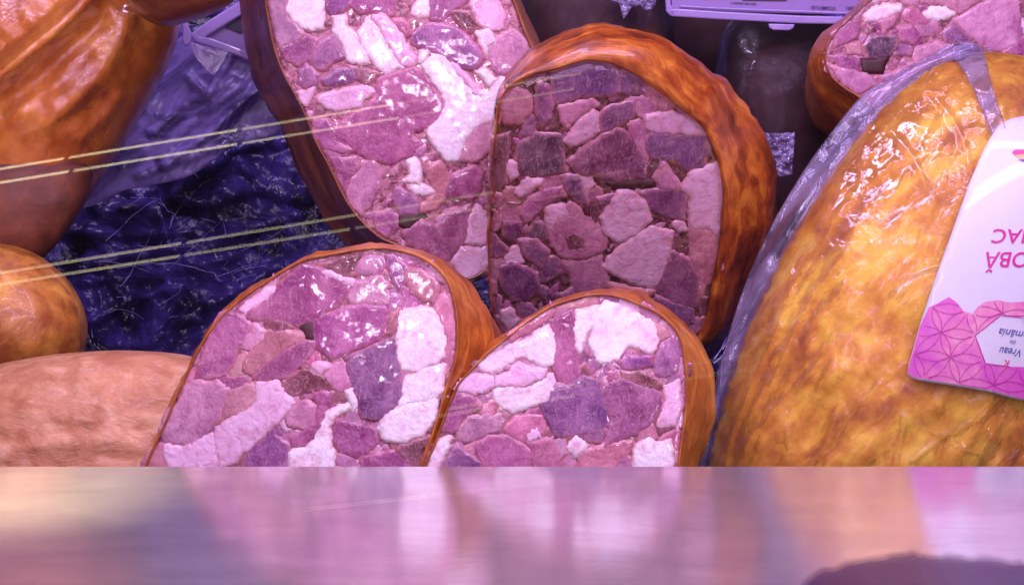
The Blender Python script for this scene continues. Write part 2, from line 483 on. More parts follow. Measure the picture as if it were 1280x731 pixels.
def cut_face(root, outline, plane, chunks, jel, seed, tintf=None, step=4.0, nbits=90, relief=.0009, floor_h=-.00055):
    rnd = random.Random(seed)
    # filling: lumpy jelly between the pieces
    pl = resample(chaikin(outline, 2), 5)
    pts, f, n = tri(pl, 6.5)
    h = np.array([floor_h + .0005*fbm(a/12, b/12, seed, 3) for a, b in pts])
    V = plane.pt(pts[:, 0], pts[:, 1], h)
    back = plane.pt(pts[:n, 0], pts[:n, 1], np.full(n, -.006))
    m = len(V); V = np.vstack([V, back])
    faces = [tuple(a) for a in f]+[(i, (i+1) % n, m+(i+1) % n, m+i) for i in range(n)]
    o = mesh_obj('jelly_filling', V, faces, jel, root); fix_normals(o)
    placed = []
    fill = filler_cells(outline, chunks, rnd)
    nf = len(fill)
    for idx, (fr, ty, pz) in enumerate([(None, rnd.choice('LLQPOSAPQLR'), c_) for c_ in fill]+list(chunks)):
        raw = pz if fr is None else px_of(fr, pz)
        cx = sum(p[0] for p in raw)/len(raw); cy = sum(p[1] for p in raw)/len(raw)
        raw = outset(raw, 1.6) if fr is None else outset(raw, 3.4)
        p = resample(chaikin(raw, 1, w=.06), 2.6)
        am = 2.6 if ty in 'FLAO' else 1.9
        p = [(a[0]+am*fbm(a[0]/9, a[1]/9, seed+idx, 4), a[1]+am*fbm(a[0]/9+40, a[1]/9, seed+idx, 4)) for a in p]
        p = [(a[0]+.8*nz(a[0]/2.6, a[1]/2.6, idx), a[1]+.8*nz(a[0]/2.6+9, a[1]/2.6, idx)) for a in p]
        pts, f, n = tri(p, step)
        d = pdist(pts[:, 0], pts[:, 1], p); d[:n] = 0
        base = rnd.uniform(.0, .35)*relief + (.00022 if ty in 'FA' else 0)
        if fr is None: base = rnd.uniform(-.00035, -.00015)
        if ty == 'K': base = .0004
        if ty in 'R': base *= .55
        bw = 1.8
        q = np.clip(d/bw, 0, 1); prof = np.sqrt(np.clip(1-(1-q)**2, 0, 1))
        tilt = (rnd.uniform(-1, 1)*.007, rnd.uniform(-1, 1)*.007)
        h = np.array([.00010*fbm(a/11, b/11, idx+seed, 3)+.00022*nz(a/32, b/32, idx*2.3) for a, b in pts])
        px = .0003
        e0 = rnd.choice([-.0001, -.0002, -.00025, -.0007])
        h = e0 + (base-e0)*prof + h*q + (tilt[0]*(pts[:, 0]-cx)+tilt[1]*(pts[:, 1]-cy))*px*2
        V = plane.pt(pts[:, 0], pts[:, 1], h)
        bk = plane.pt(pts[:n, 0], pts[:n, 1], np.full(n, -.0055)); m = len(V)
        V = np.vstack([V, bk]); faces = [tuple(a) for a in f]+[(i, (i+1) % n, m+(i+1) % n, m+i) for i in range(n)]
        faces.append(tuple(m+i for i in range(n)))
        col = np.array(COL[ty])*np.array([rnd.uniform(.92, 1.06), rnd.uniform(.86, 1.12), rnd.uniform(.9, 1.08)])*rnd.uniform(.82, 1.08)
        if ty in 'FA': col = np.array(COL[ty])*rnd.uniform(1.0, 1.1)
        if tintf is not None: col = tintf(col, ty)
        name = 'fat_chunk' if ty in 'FA' else 'meat_chunk'  # type K pieces are painted hole shade, not meat
        ob = mesh_obj(name, V, faces, FAT if ty in 'FA' else (HOLE_SHADE if ty in 'K' else MEAT), root, color=tuple(np.clip(col, 0, .95)))
        at = ob.data.attributes.new('edge', 'FLOAT', 'POINT')
        at.data.foreach_set('value', np.r_[np.clip(d/5.0, 0, 1), np.zeros(n)].astype(np.float32))
        fix_normals(ob)
        placed.append(p)
    # crumbs between the pieces
    xs = [p[0] for p in outline]; ys = [p[1] for p in outline]
    V = []; Fc = []; MI = []; tries = 0; cnt = 0
    ol = [tuple(a) for a in pl]
    while cnt < nbits and tries < nbits*14:
        tries += 1
        x = rnd.uniform(min(xs), max(xs)); y = rnd.uniform(min(ys), max(ys))
        a = np.array([x]); b = np.array([y])
        if y > 600 or not pip(a, b, ol)[0]: continue
        if any(pip(a, b, q)[0] and pdist(a, b, q)[0] > 1.5 for q in placed): continue
        r = rnd.choice([2, 3, 4, 5.5, 7.5, 9]); el = rnd.uniform(.35, .9); th = rnd.uniform(0, 6.28); k = 10; hh = (.00012+r*.00003)*rnd.uniform(.5, 1)
        base = floor_h+.0005*fbm(x/12, y/12, seed, 3)-.0001
        i0 = len(V); rr = [rnd.uniform(.55, 1.2) for _ in range(k)]
        for lev, (s, z) in enumerate(((1, 0), (.86, .8), (.45, 1))):
            for i in range(k):
                t = i/k*6.283; ux = math.cos(t)*r*s*rr[i]; uy = math.sin(t)*r*el*s*rr[i]
                V.append(plane.pt(x+ux*math.cos(th)-uy*math.sin(th), y+ux*math.sin(th)+uy*math.cos(th), np.float64(base+hh*z*1.6)))
        for lev in range(2):
            for i in range(k):
                a1 = i0+lev*k+i; b1 = i0+lev*k+(i+1) % k; Fc.append((a1, b1, b1+k, a1+k)); 
        Fc.append(tuple(i0+2*k+i for i in range(k)))
        mm = rnd.choice([0, 0, 1, 1, 3, 3]); MI += [mm]*(2*k+1); cnt += 1
    if V:
        o = mesh_obj('meat_bits', np.array(V), Fc, BITM, root, mi=MI); o['kind'] = 'stuff'; fix_normals(o)

def outset(poly, d):
    n = len(poly); a = sum(poly[i][0]*poly[(i+1) % n][1]-poly[(i+1) % n][0]*poly[i][1] for i in range(n)); sg = 1 if a > 0 else -1; out = []
    for i in range(n):
        p, q, r_ = (np.array(poly[k % n], float) for k in (i-1, i, i+1))
        t1 = (q-p)/(np.linalg.norm(q-p)+1e-9); t2 = (r_-q)/(np.linalg.norm(r_-q)+1e-9)
        nn = np.array([t1[1]+t2[1], -t1[0]-t2[0]])*sg; l = np.linalg.norm(nn)
        out.append(tuple(q+nn/(l+1e-9)*d*min(1.6, 2/(l+.3))))
    return out

def grow(poly, k, dx=0, dy=0):
    c = np.mean(np.array(poly, float), 0); return [tuple(c+(np.array(p)-c)*k+np.array([dx, dy])) for p in poly]

# ================================================================ SETTING
def grid_sheet(name, x0, x1, y0, y1, fn, nx, ny, mat, parent=None, thick=0.0):
    xs = np.linspace(x0, x1, nx); ys = np.linspace(y0, y1, ny); V = []
    for y in ys:
        for x in xs: V.append(fn(x, y))
    V = np.array(V); Fs = [(j*nx+i, j*nx+i+1, (j+1)*nx+i+1, (j+1)*nx+i) for j in range(ny-1) for i in range(nx-1)]
    o = mesh_obj(name, V, Fs, mat, parent); return o

def box(name, lo, hi, mat, parent=None, bev=0):
    V = [(x, y, z) for x in (lo[0], hi[0]) for y in (lo[1], hi[1]) for z in (lo[2], hi[2])]
    Fs = [(0, 1, 3, 2), (4, 6, 7, 5), (0, 4, 5, 1), (2, 3, 7, 6), (0, 2, 6, 4), (1, 5, 7, 3)]
    o = mesh_obj(name, np.array(V, float), Fs, mat, parent, smooth=False)
    if bev:
        bm = bmesh.new(); bm.from_mesh(o.data); bmesh.ops.bevel(bm, geom=bm.edges[:], offset=bev, segments=3, affect='EDGES', profile=.5); bmesh.ops.recalc_face_normals(bm, faces=bm.faces); bm.to_mesh(o.data); bm.free()
    fix_normals(o); return o

floor_m = plain_mat('case_floor', (.02, .015, .05), .4)
o = box('floor', (-.9, .43, -.46), (.9, 1.6, -.42), floor_m); tag(o, kind='structure')
o = box('back_wall', (-.9, 1.5, -.42), (.9, 1.52, .7), plain_mat('case_back', (.02, .012, .022), .5)); tag(o, kind='structure')

# brushed metal ledge
m, nt, out, N, L = nodes('brushed_metal')
tc = N('ShaderNodeTexCoord').outputs['Object']
mp = N('ShaderNodeMapping'); mp.inputs['Scale'].default_value = (.05, 1, 1); L(tc, mp.inputs['Vector'])
g1 = noise_t(N, L, mp.outputs[0], 2600, 4, .6)
mp2 = N('ShaderNodeMapping'); mp2.inputs['Scale'].default_value = (.35, 1, 1); L(tc, mp2.inputs['Vector'])
g2 = noise_t(N, L, mp2.outputs[0], 70, 5, .65, .8)
g3 = noise_t(N, L, tc, 1500, 3, .7)
mp3 = N('ShaderNodeMapping'); mp3.inputs['Scale'].default_value = (.10, 1, 1); mp3.inputs['Rotation'].default_value = (0, 0, .12); L(tc, mp3.inputs['Vector'])
g4 = noise_t(N, L, mp3.outputs[0], 150, 6, .7, 1.0)
scr = ramp(N, L, mathn(N, L, 'ABSOLUTE', mathn(N, L, 'SUBTRACT', g4, .52)), [(0, (1, 1, 1)), (.006, (0, 0, 0))])
c = mix(N, L, ramp(N, L, g2, [(.35, (0, 0, 0)), (.7, (1, 1, 1))]), (.76, .67, .66), (.60, .51, .53))
c = mix(N, L, mathn(N, L, 'MULTIPLY', scr, .6), c, (.38, .30, .36))
c = mix(N, L, ramp(N, L, g3, [(.27, (.7, .7, .7)), (.38, (0, 0, 0))]), c, (.4, .3, .36))
P = N('ShaderNodeBsdfPrincipled'); L(c, P.inputs['Base Color']); P.inputs['Metallic'].default_value = .76
rr = N('ShaderNodeMapRange'); L(g2, rr.inputs['Value']); rr.inputs['To Min'].default_value = .09; rr.inputs['To Max'].default_value = .17
L(rr.outputs[0], P.inputs['Roughness'])
nb = bump(N, L, g1, .22, .00006); nb = bump(N, L, g2, .08, .0003, nb); L(nb, P.inputs['Normal'])
L(P.outputs[0], out.inputs[0]); METAL = m
led = thing('metal_ledge', 'scratched brushed steel ledge along the front of the display case, mirroring the meat', 'ledge', (0, .427, 0))
lt = box('ledge_top', (-.6, .25, -.012), (.6, .427, 0), METAL, led, .0012); lt.rotation_euler.x = R(-18)
box('ledge_back', (-.6, .426, -.14), (.6, .4275, -.0135), METAL, led)

def ledge_pt(px, py, lift):
    n = np.array([0, math.sin(R(18)), math.cos(R(18))]); o = np.array([0, .427, 0]); r_ = PT(px, py, np.ones(len(px)))-CAM
    t = ((o-CAM)@n)/(r_@n); return CAM+r_*t[:, None]+n*lift
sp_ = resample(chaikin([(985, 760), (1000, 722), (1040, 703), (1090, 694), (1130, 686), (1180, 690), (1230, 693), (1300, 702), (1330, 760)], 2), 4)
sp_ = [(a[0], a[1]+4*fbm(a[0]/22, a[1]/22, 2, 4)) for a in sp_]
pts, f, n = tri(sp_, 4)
REFM = plain_mat('dark_reflection', (.055, .016, .075), .35, .15, .6, .0002, 400, alpha=.86)  # dark reflection in the metal, painted on as a fading patch
nt_ = REFM.node_tree; ea = nt_.nodes.new('ShaderNodeAttribute'); ea.attribute_name = 'edge'
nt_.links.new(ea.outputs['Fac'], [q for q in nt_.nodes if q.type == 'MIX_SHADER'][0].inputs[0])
sm = mesh_obj('painted_reflection', ledge_pt(pts[:, 0], pts[:, 1], .0004), f, REFM, led)
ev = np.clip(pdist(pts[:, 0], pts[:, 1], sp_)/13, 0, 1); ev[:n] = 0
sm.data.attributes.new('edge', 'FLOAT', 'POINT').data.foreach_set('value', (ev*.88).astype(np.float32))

# ================================================================ cut sausages
CAS_OR = casing_mat('casing_orange', (.24, .05, .010), (.46, .12, .016), (.68, .24, .032), useuv=True, scale=12, stretch=.3, spread=.16, rough=.35, coat=.35)
CAS_BR = casing_mat('casing_brown', (.16, .04, .014), (.32, .09, .026), (.48, .16, .04), useuv=True, scale=12, stretch=.2)
RIM = casing_mat('casing_rim', (.30, .08, .03), (.55, .22, .10), (.72, .38, .22), useuv=True, scale=20, stretch=.5)

# --- front, larger half
FL = Plane(400, 460, .55, -6, 4)
fl_out = [(165, 625), (186, 572), (205, 532), (227, 480), (243, 445), (263, 410), (288, 384), (330, 352), (375, 326), (410, 319), (443, 313), (480, 309), (520, 317), (548, 333), (566, 358), (573, 400), (572, 445), (558, 485), (546, 530), (527, 580), (505, 640), (400, 668), (250, 662)]
fl_chunks = [
 ('B','R',[(270,100),(420,55),(480,55),(450,150),(400,150),(330,115)]),
 ('B','Q',[(610,60),(640,50),(700,110),(760,160),(740,200),(700,170),(690,240),(650,200),(620,120)]),
 ('B','L',[(480,180),(580,150),(620,190),(630,250),(610,310),(520,300),(440,300),(400,260),(450,200)]),
 ('B','L',[(470,80),(520,50),(590,60),(610,110),(580,140),(510,160),(470,150),(455,110)]),
 ('B','O',[(700,110),(780,130),(850,170),(870,230),(850,290),(800,280),(740,240),(700,160)]),
 ('A','P',[(820,100),(900,110),(1090,195),(1070,240),(990,310),(930,355),(860,390),(800,405),(700,375),(560,370),(560,340),(640,290),(700,220),(770,150)]),
 ('A','A',[(900,112),(960,130),(1090,185),(1080,215),(1000,180),(930,150)]),
 ('A','A',[(510,320),(660,210),(700,215),(690,250),(620,300),(545,350)]),
 ('A','P',[(420,350),(470,335),(550,375),(575,410),(545,470),(500,520),(480,600),(440,650),(390,665),(300,665),(320,590),(370,450)]),
 ('A','R',[(650,370),(700,375),(790,410),(740,435),(670,435),(640,400)]),
 ('A','K',[(810,410),(870,390),(885,430),(885,475),(850,470),(845,430)]),
 ('A','L',[(590,390),(650,430),(640,480),(570,530),(515,515),(550,450)]),
 ('A','O',[(650,430),(760,430),(850,450),(840,480),(770,500),(700,550),(570,655),(530,620),(560,560),(620,500)]),
 ('A','P',[(850,480),(895,490),(880,540),(820,610),(740,665),(640,680),(580,670),(640,610),(740,540)]),
 ('B','P',[(250,375),(320,350),(400,320),(480,300),(610,310),(610,380),(600,450),(560,480),(400,545),(330,570),(270,520),(240,430)]),
 ('B','O',[(610,370),(680,320),(670,440),(620,440)]),
 ('B','S',[(860,290),(900,240),(935,300),(948,400),(945,500),(905,590),(890,560),(915,480),(890,400),(850,330)]),
 ('B','F',[(680,330),(760,320),(810,315),(850,340),(890,410),(910,490),(900,550),(860,590),(760,640),(690,620),(665,560),(660,420)]),
 ('B','S',[(770,420),(800,410),(812,450),(790,500),(762,470)]),
 ('D','V',[(430,160),(540,110),(660,50),(668,160),(690,250),(690,370),(640,430),(590,470),(490,465),(460,390),(430,280),(415,200)]),
 ('D','F',[(700,270),(860,200),(905,210),(890,330),(840,380),(700,400),(650,440),(690,340)]),
 ('D','F',[(690,400),(870,360),(850,480),(800,550),(700,590),(600,580),(570,520),(600,460)]),
 ('D','L',[(400,165),(425,290),(440,310),(400,330),(350,320),(300,260),(330,210)]),
 ('D','R',[(120,270),(200,220),(260,240),(350,300),(350,320),(200,330),(150,350),(90,320)]),
 ('C','O',[(460,340),(560,290),(600,300),(600,380),(540,440),(440,470),(400,500),(430,420)]),
 ('C','A',[(600,290),(700,280),(740,340),(790,400),(730,460),(640,550),(560,620),(500,690),(415,720),(410,640),(385,580),(400,520),(490,460),(560,430),(600,390)]),
 ('C','L',[(290,280),(380,300),(400,280),(460,330),(430,420),(390,490),(330,560),(250,600),(140,590),(120,540),(150,440),(210,400),(240,320)]),
 ('C','A',[(140,600),(250,605),(330,565),(380,540),(400,600),(410,640),(405,740),(160,740),(140,650)]),
 ('C','O',[(20,740),(30,700),(70,640),(140,590),(145,660),(155,740)]),
 ('C','P',[(880,330),(990,330),(960,400),(940,480),(900,560),(850,610),(780,620),(770,560),(850,520),(900,470),(900,400)]),
 ('C','L',[(770,420),(850,380),(900,410),(880,490),(830,525),(760,510),(750,450)]),
 ('C','P',[(1000,480),(1100,490),(1200,520),(1210,590),(1150,650),(1090,670),(1020,640),(980,580)]),
 ('C','F',[(1060,400),(1070,420),(1000,450),(960,510),(970,600),(985,640),(985,740),(770,740),(760,650),(820,620),(880,600),(920,500),(950,440),(1010,410)]),
 ('C','F',[(1045,325),(1080,320),(1110,410),(1080,440),(1060,370)]),
 ('C','A',[(880,200),(910,190),(960,200),(970,220),(920,240),(890,225)]),
 ('C','Q',[(570,610),(680,550),(760,600),(760,740),(520,740)]),
 ('D','P',[(500,670),(620,630),(700,640),(750,740),(490,740)]),
 ('D','R',[(700,600),(830,560),(820,620),(780,720),(740,710),(660,630)])]
GRP = 'cut head cheese sausages piled in the case'
rt = thing('head_cheese_sausage', 'largest front half of head cheese, cut face up, between the pale loaf and another half', 'sausage', FL.pt(400, 560, -.03), GRP)
fl_body1 = [(162, 625), (185, 569), (226, 478), (262, 407), (290, 381), (332, 349), (376, 323), (442, 310), (490, 306), (545, 318), (585, 345), (612, 385), (620, 430), (605, 480), (575, 560), (540, 640), (400, 690), (250, 680)]
loft('casing', [(grow(fl_out, .985), -.0002), (grow(fl_out, 1.0), -.0016), (grow(fl_out, 1.012), .0), (fl_body1, .022), (grow(fl_body1, .9, 34, 24), .07), (grow(fl_body1, .62, 45, 40), .105)], FL, CAS_OR, rt, seed=1)
cut_face(rt, fl_out, FL, fl_chunks, JEL, 11)

# --- front, smaller round half
FR = Plane(700, 480, .548, 4, 3)
fr_out = [(512, 625), (532, 580), (548, 543), (570, 483), (595, 453), (650, 408), (690, 381), (735, 368), (762, 367), (795, 377), (828, 392), (848, 412), (857, 440), (860, 505), (852, 560), (846, 600), (830, 645), (700, 665), (560, 660)]
fr_chunks = [
 ('E','O',[(740,100),(900,40),(1000,50),(940,85),(840,100),(750,110)]),
 ('E','S',[(500,230),(700,110),(740,110),(700,150),(520,260)]),
 ('E','F',[(350,380),(420,330),(560,270),(700,190),(725,230),(735,290),(725,370),(690,400),(600,350),(550,340),(480,400),(420,430),(370,410)]),
 ('E','A',[(440,450),(560,370),(620,400),(690,400),(680,440),(580,490),(500,485),(430,490)]),
 ('E','F',[(440,490),(600,490),(690,450),(740,515),(700,560),(600,600),(520,620),(440,580),(420,530)]),
 ('G','A',[(250,300),(320,250),(430,260),(430,300),(380,340),(330,350),(240,325)]),
 ('E','P',[(710,160),(820,110),(835,150),(825,240),(850,330),(860,440),(800,480),(750,465),(730,380),(735,260)]),
 ('E','F',[(845,110),(960,90),(930,180),(890,240),(860,320),(845,300),(835,200)]),
 ('F','F',[(545,60),(610,80),(700,130),(790,170),(800,230),(820,260),(780,330),(720,300),(650,290),(620,360),(520,380),(490,330),(465,250),(480,180),(510,110)]),
 ('F','Q',[(650,340),(780,340),(780,385),(650,405),(620,370)]),
 ('F','R',[(630,420),(720,420),(800,460),(830,490),(790,500),(710,470),(640,450)]),
 ('F','O',[(790,170),(850,210),(870,240),(820,260),(800,220)]),
 ('F','Q',[(830,260),(890,240),(920,320),(910,410),(850,450),(790,430),(800,340)]),
 ('H','V',[(300,300),(360,310),(440,260),(520,290),(540,350),(560,420),(570,500),(480,540),(380,550),(300,560),(240,430),(220,400)]),
 ('H','P',[(535,300),(640,275),(730,300),(830,340),(830,400),(790,480),(700,550),(540,610),(580,470),(560,420),(540,350)]),
 ('H','A',[(840,310),(910,290),(920,400),(890,510),(820,520),(800,500),(850,400)]),
 ('H','S',[(545,240),(600,230),(620,270),(560,290)]),
 ('H','F',[(700,600),(760,570),(790,590),(880,580),(880,740),(680,740)]),
 ('H','L',[(590,740),(600,700),(650,650),(690,710),(680,740)]),
 ('H','O',[(420,640),(560,600),(680,580),(660,640),(580,740),(400,740)]),
 ('H','F',[(360,590),(400,560),(460,600),(440,640),(400,670),(365,640)]),
 ('G','S',[(500,500),(540,460),(660,450),(690,500),(680,560),(590,590),(520,570),(480,530)]),
 ('G','A',[(580,570),(590,530),(650,510),(670,560),(610,590)]),
 ('G','P',[(340,600),(400,560),(500,560),(560,600),(620,640),(600,740),(400,740),(350,650)]),
 ('G','S',[(600,600),(700,570),(740,620),(770,690),(740,740),(640,740),(610,640)]),
 ('G','L',[(250,520),(300,460),(380,450),(470,450),(485,490),(450,540),(380,560),(300,600),(250,570)]),
 ('G','P',[(240,335),(330,360),(350,400),(260,480),(230,540),(170,530),(210,420)]),
 ('G','F',[(140,590),(210,550),(220,570),(170,680),(150,735),(90,735)]),
 ('G','V',[(180,700),(240,600),(300,650),(370,700),(360,740),(180,740)])]
rt = thing('head_cheese_sausage', 'smaller round front head cheese half with a big white fat lump at its top', 'sausage', FR.pt(700, 560, -.03), GRP)
fr_body1 = [(505, 630), (545, 545), (568, 478), (592, 448), (648, 403), (700, 373), (745, 362), (790, 366), (838, 384), (872, 415), (893, 450), (897, 490), (890, 540), (872, 600), (840, 660), (700, 690), (560, 685)]
loft('casing', [(grow(fr_out, .985), -.0002), (grow(fr_out, 1.0), -.0016), (grow(fr_out, 1.012), .0), (fr_body1, .020), (grow(fr_body1, .9, 6, 22), .055), (grow(fr_body1, .55, 8, 40), .085)], FR, CAS_OR, rt, seed=5)
cut_face(rt, fr_out, FR, fr_chunks, JEL, 23)

# --- tall half at the back
TT = Plane(500, 170, .70, 6, -4)
tt_out = [(332, 12), (326, -40), (350, -90), (480, -125), (600, -80), (640, -10), (655, 35), (668, 66), (690, 130), (680, 210), (650, 270), (628, 310), (608, 340), (583, 352), (562, 344), (540, 327), (505, 309), (475, 300), (450, 276), (432, 251), (412, 208), (394, 176), (384, 152), (369, 122), (347, 78)]
tt_chunks = [
 ('I','L',[(110,30),(120,-60),(200,-90),(190,80),(280,170),(240,200),(160,230),(130,120)]),
 ('I','F',[(190,60),(210,-60),(370,-60),(380,80),(370,140),(300,150),(220,100)]),
 ('I','P',[(160,240),(240,205),(300,180),(350,200),(310,290),(250,330),(200,300)]),
 ('I','Q',[(380,-60),(520,-60),(500,40),(420,70),(390,50)]),
 ('I','P',[(500,20),(560,-60),(740,-60),(720,80),(640,60),(560,60)]),
 ('I','P',[(900,0),(900,-70),(1100,-60),(1100,0),(1010,70),(960,110),(910,100)]),
 ('I','R',[(500,330),(600,350),(650,370),(600,420),(550,400),(540,360)]),
 ('I','F',[(430,90),(480,80),(500,140),(540,170),(570,230),(600,310),(560,320),(500,300),(480,230),(430,150)]),
 ('I','Q',[(340,230),(420,170),(450,200),(480,280),(410,320),(370,350),(320,320),(320,270)]),
 ('I','F',[(540,170),(600,90),(660,150),(720,250),(780,340),(690,370),(640,340),(600,280),(570,220)]),
 ('I','A',[(620,90),(660,70),(740,140),(840,300),(830,325),(770,330),(700,220)]),
 ('I','Q',[(820,170),(900,120),(1000,130),(1080,170),(1140,240),(1180,290),(1130,345),(1070,340),(1000,300),(960,270),(900,250),(820,220)]),
 ('I','A',[(1110,-60),(1260,-60),(1240,0),(1278,60),(1278,140),(1210,160),(1150,110),(1120,50)]),
 ('J','L',[(850,190),(960,140),(1040,220),(1050,270),(980,340),(900,380),(850,330),(830,250)]),
 ('J','F',[(780,160),(850,150),(900,250),(850,210),(830,280),(790,200)]),
 ('I','F',[(1130,350),(1190,340),(1240,400),(1200,430)]),
 ('I','F',[(860,260),(900,235),(890,300),(850,310)]),
 ('I','S',[(730,100),(780,100),(820,160),(790,180),(740,140)]),
 ('I','F',[(830,10),(900,0),(910,80),(850,95),(820,70)]),
 ('I','R',[(1020,60),(1110,60),(1140,130),(1110,160),(1050,120)]),
 ('I','P',[(330,600),(400,600),(440,650),(440,700),(520,750),(480,760),(380,740),(330,680)]),
 ('I','P',[(650,400),(740,360),(830,340),(900,400),(950,470),(985,500),(980,570),(920,620),(860,650),(800,660),(870,720),(860,750),(760,795),(720,819),(600,789),(530,749),(440,700),(430,650),(520,570),(600,540),(640,470)]),
 ('I','F',[(870,330),(920,280),(970,280),(1050,350),(1120,450),(1200,470),(1260,390),(1300,400),(1240,540),(1225,600),(1130,640),(1090,700),(1050,800),(1000,800),(930,731),(890,650),(960,600),(990,500),(940,430)]),
 ('I','A',[(1020,300),(1080,360),(1180,470),(1150,490),(1080,420),(1000,320)]),
 ('I','A',[(340,490),(400,465),(520,440),(600,430),(640,460),(580,490),(560,530),(460,545),(400,540)]),
 ('I','Q',[(250,360),(290,320),(360,370),(340,420),(280,440),(250,420)]),
 ('I','V',[(360,400),(430,350),(520,340),(550,390),(500,420),(400,430)]),
 ('I','L',[(1100,650),(1200,600),(1225,640),(1210,731),(1150,800),(1060,800)]),
 ('K','P',[(180,0),(300,0),(380,50),(300,90),(255,90)]),
 ('K','P',[(260,90),(380,90),(400,130),(350,200),(330,250),(290,180)]),
 ('K','L',[(430,110),(480,105),(500,160),(500,230),(450,310),(410,370),(370,340),(335,260),(370,180)]),
 ('K','F',[(640,100),(680,90),(700,150),(700,220),(620,200),(650,170)]),
 ('K','F',[(620,235),(700,220),(780,250),(770,275),(680,265)]),
 ('K','O',[(740,120),(800,110),(850,190),(830,280),(780,340),(700,360),(700,330),(780,270),(740,180)]),
 ('K','Q',[(580,240),(660,270),(700,320),(680,365),(600,370),(570,300)]),
 ('K','P',[(860,180),(960,130),(1010,160),(1000,250),(960,300),(900,280),(830,290),(840,230)]),
 ('K','P',[(470,380),(540,350),(590,380),(590,430),(540,480),(490,450)]),
 ('K','K',[(600,380),(690,370),(720,380),(640,440),(600,420)]),
 ('K','P',[(620,460),(700,400),(780,430),(880,350),(950,330),(940,420),(920,500),(850,590),(800,600),(740,560),(640,520)]),
 ('K','A',[(940,400),(980,330),(1020,360),(1050,430),(1070,490),(1000,520),(930,510)]),
 ('K','A',[(900,530),(1000,540),(1075,520),(1060,600),(1010,670),(930,700),(870,640),(850,610)]),
 ('K','L',[(780,400),(840,350),(880,340),(860,370),(800,430)])]
rt = thing('head_cheese_sausage', 'tall upright half of head cheese standing beside the round browned half', 'sausage', TT.pt(500, 250, -.04), GRP)
tt_body1 = [(322, 14), (316, -40), (345, -95), (480, -130), (600, -85), (650, -10), (665, 35), (680, 66), (705, 130), (690, 215), (655, 280), (628, 325), (600, 350), (560, 352), (525, 335), (490, 325), (455, 300), (430, 270), (405, 215), (383, 170), (362, 130), (335, 85)]
loft('casing', [(grow(tt_out, .985), -.0002), (grow(tt_out, 1.0), -.0016), (grow(tt_out, 1.008), .0), (tt_body1, .020), (grow(tt_body1, .98, -24, 12), .05), (grow(tt_body1, .8, -30, 20), .10)], TT, CAS_BR, rt, seed=9)
cut_face(rt, tt_out, TT, tt_chunks, JEL, 31)

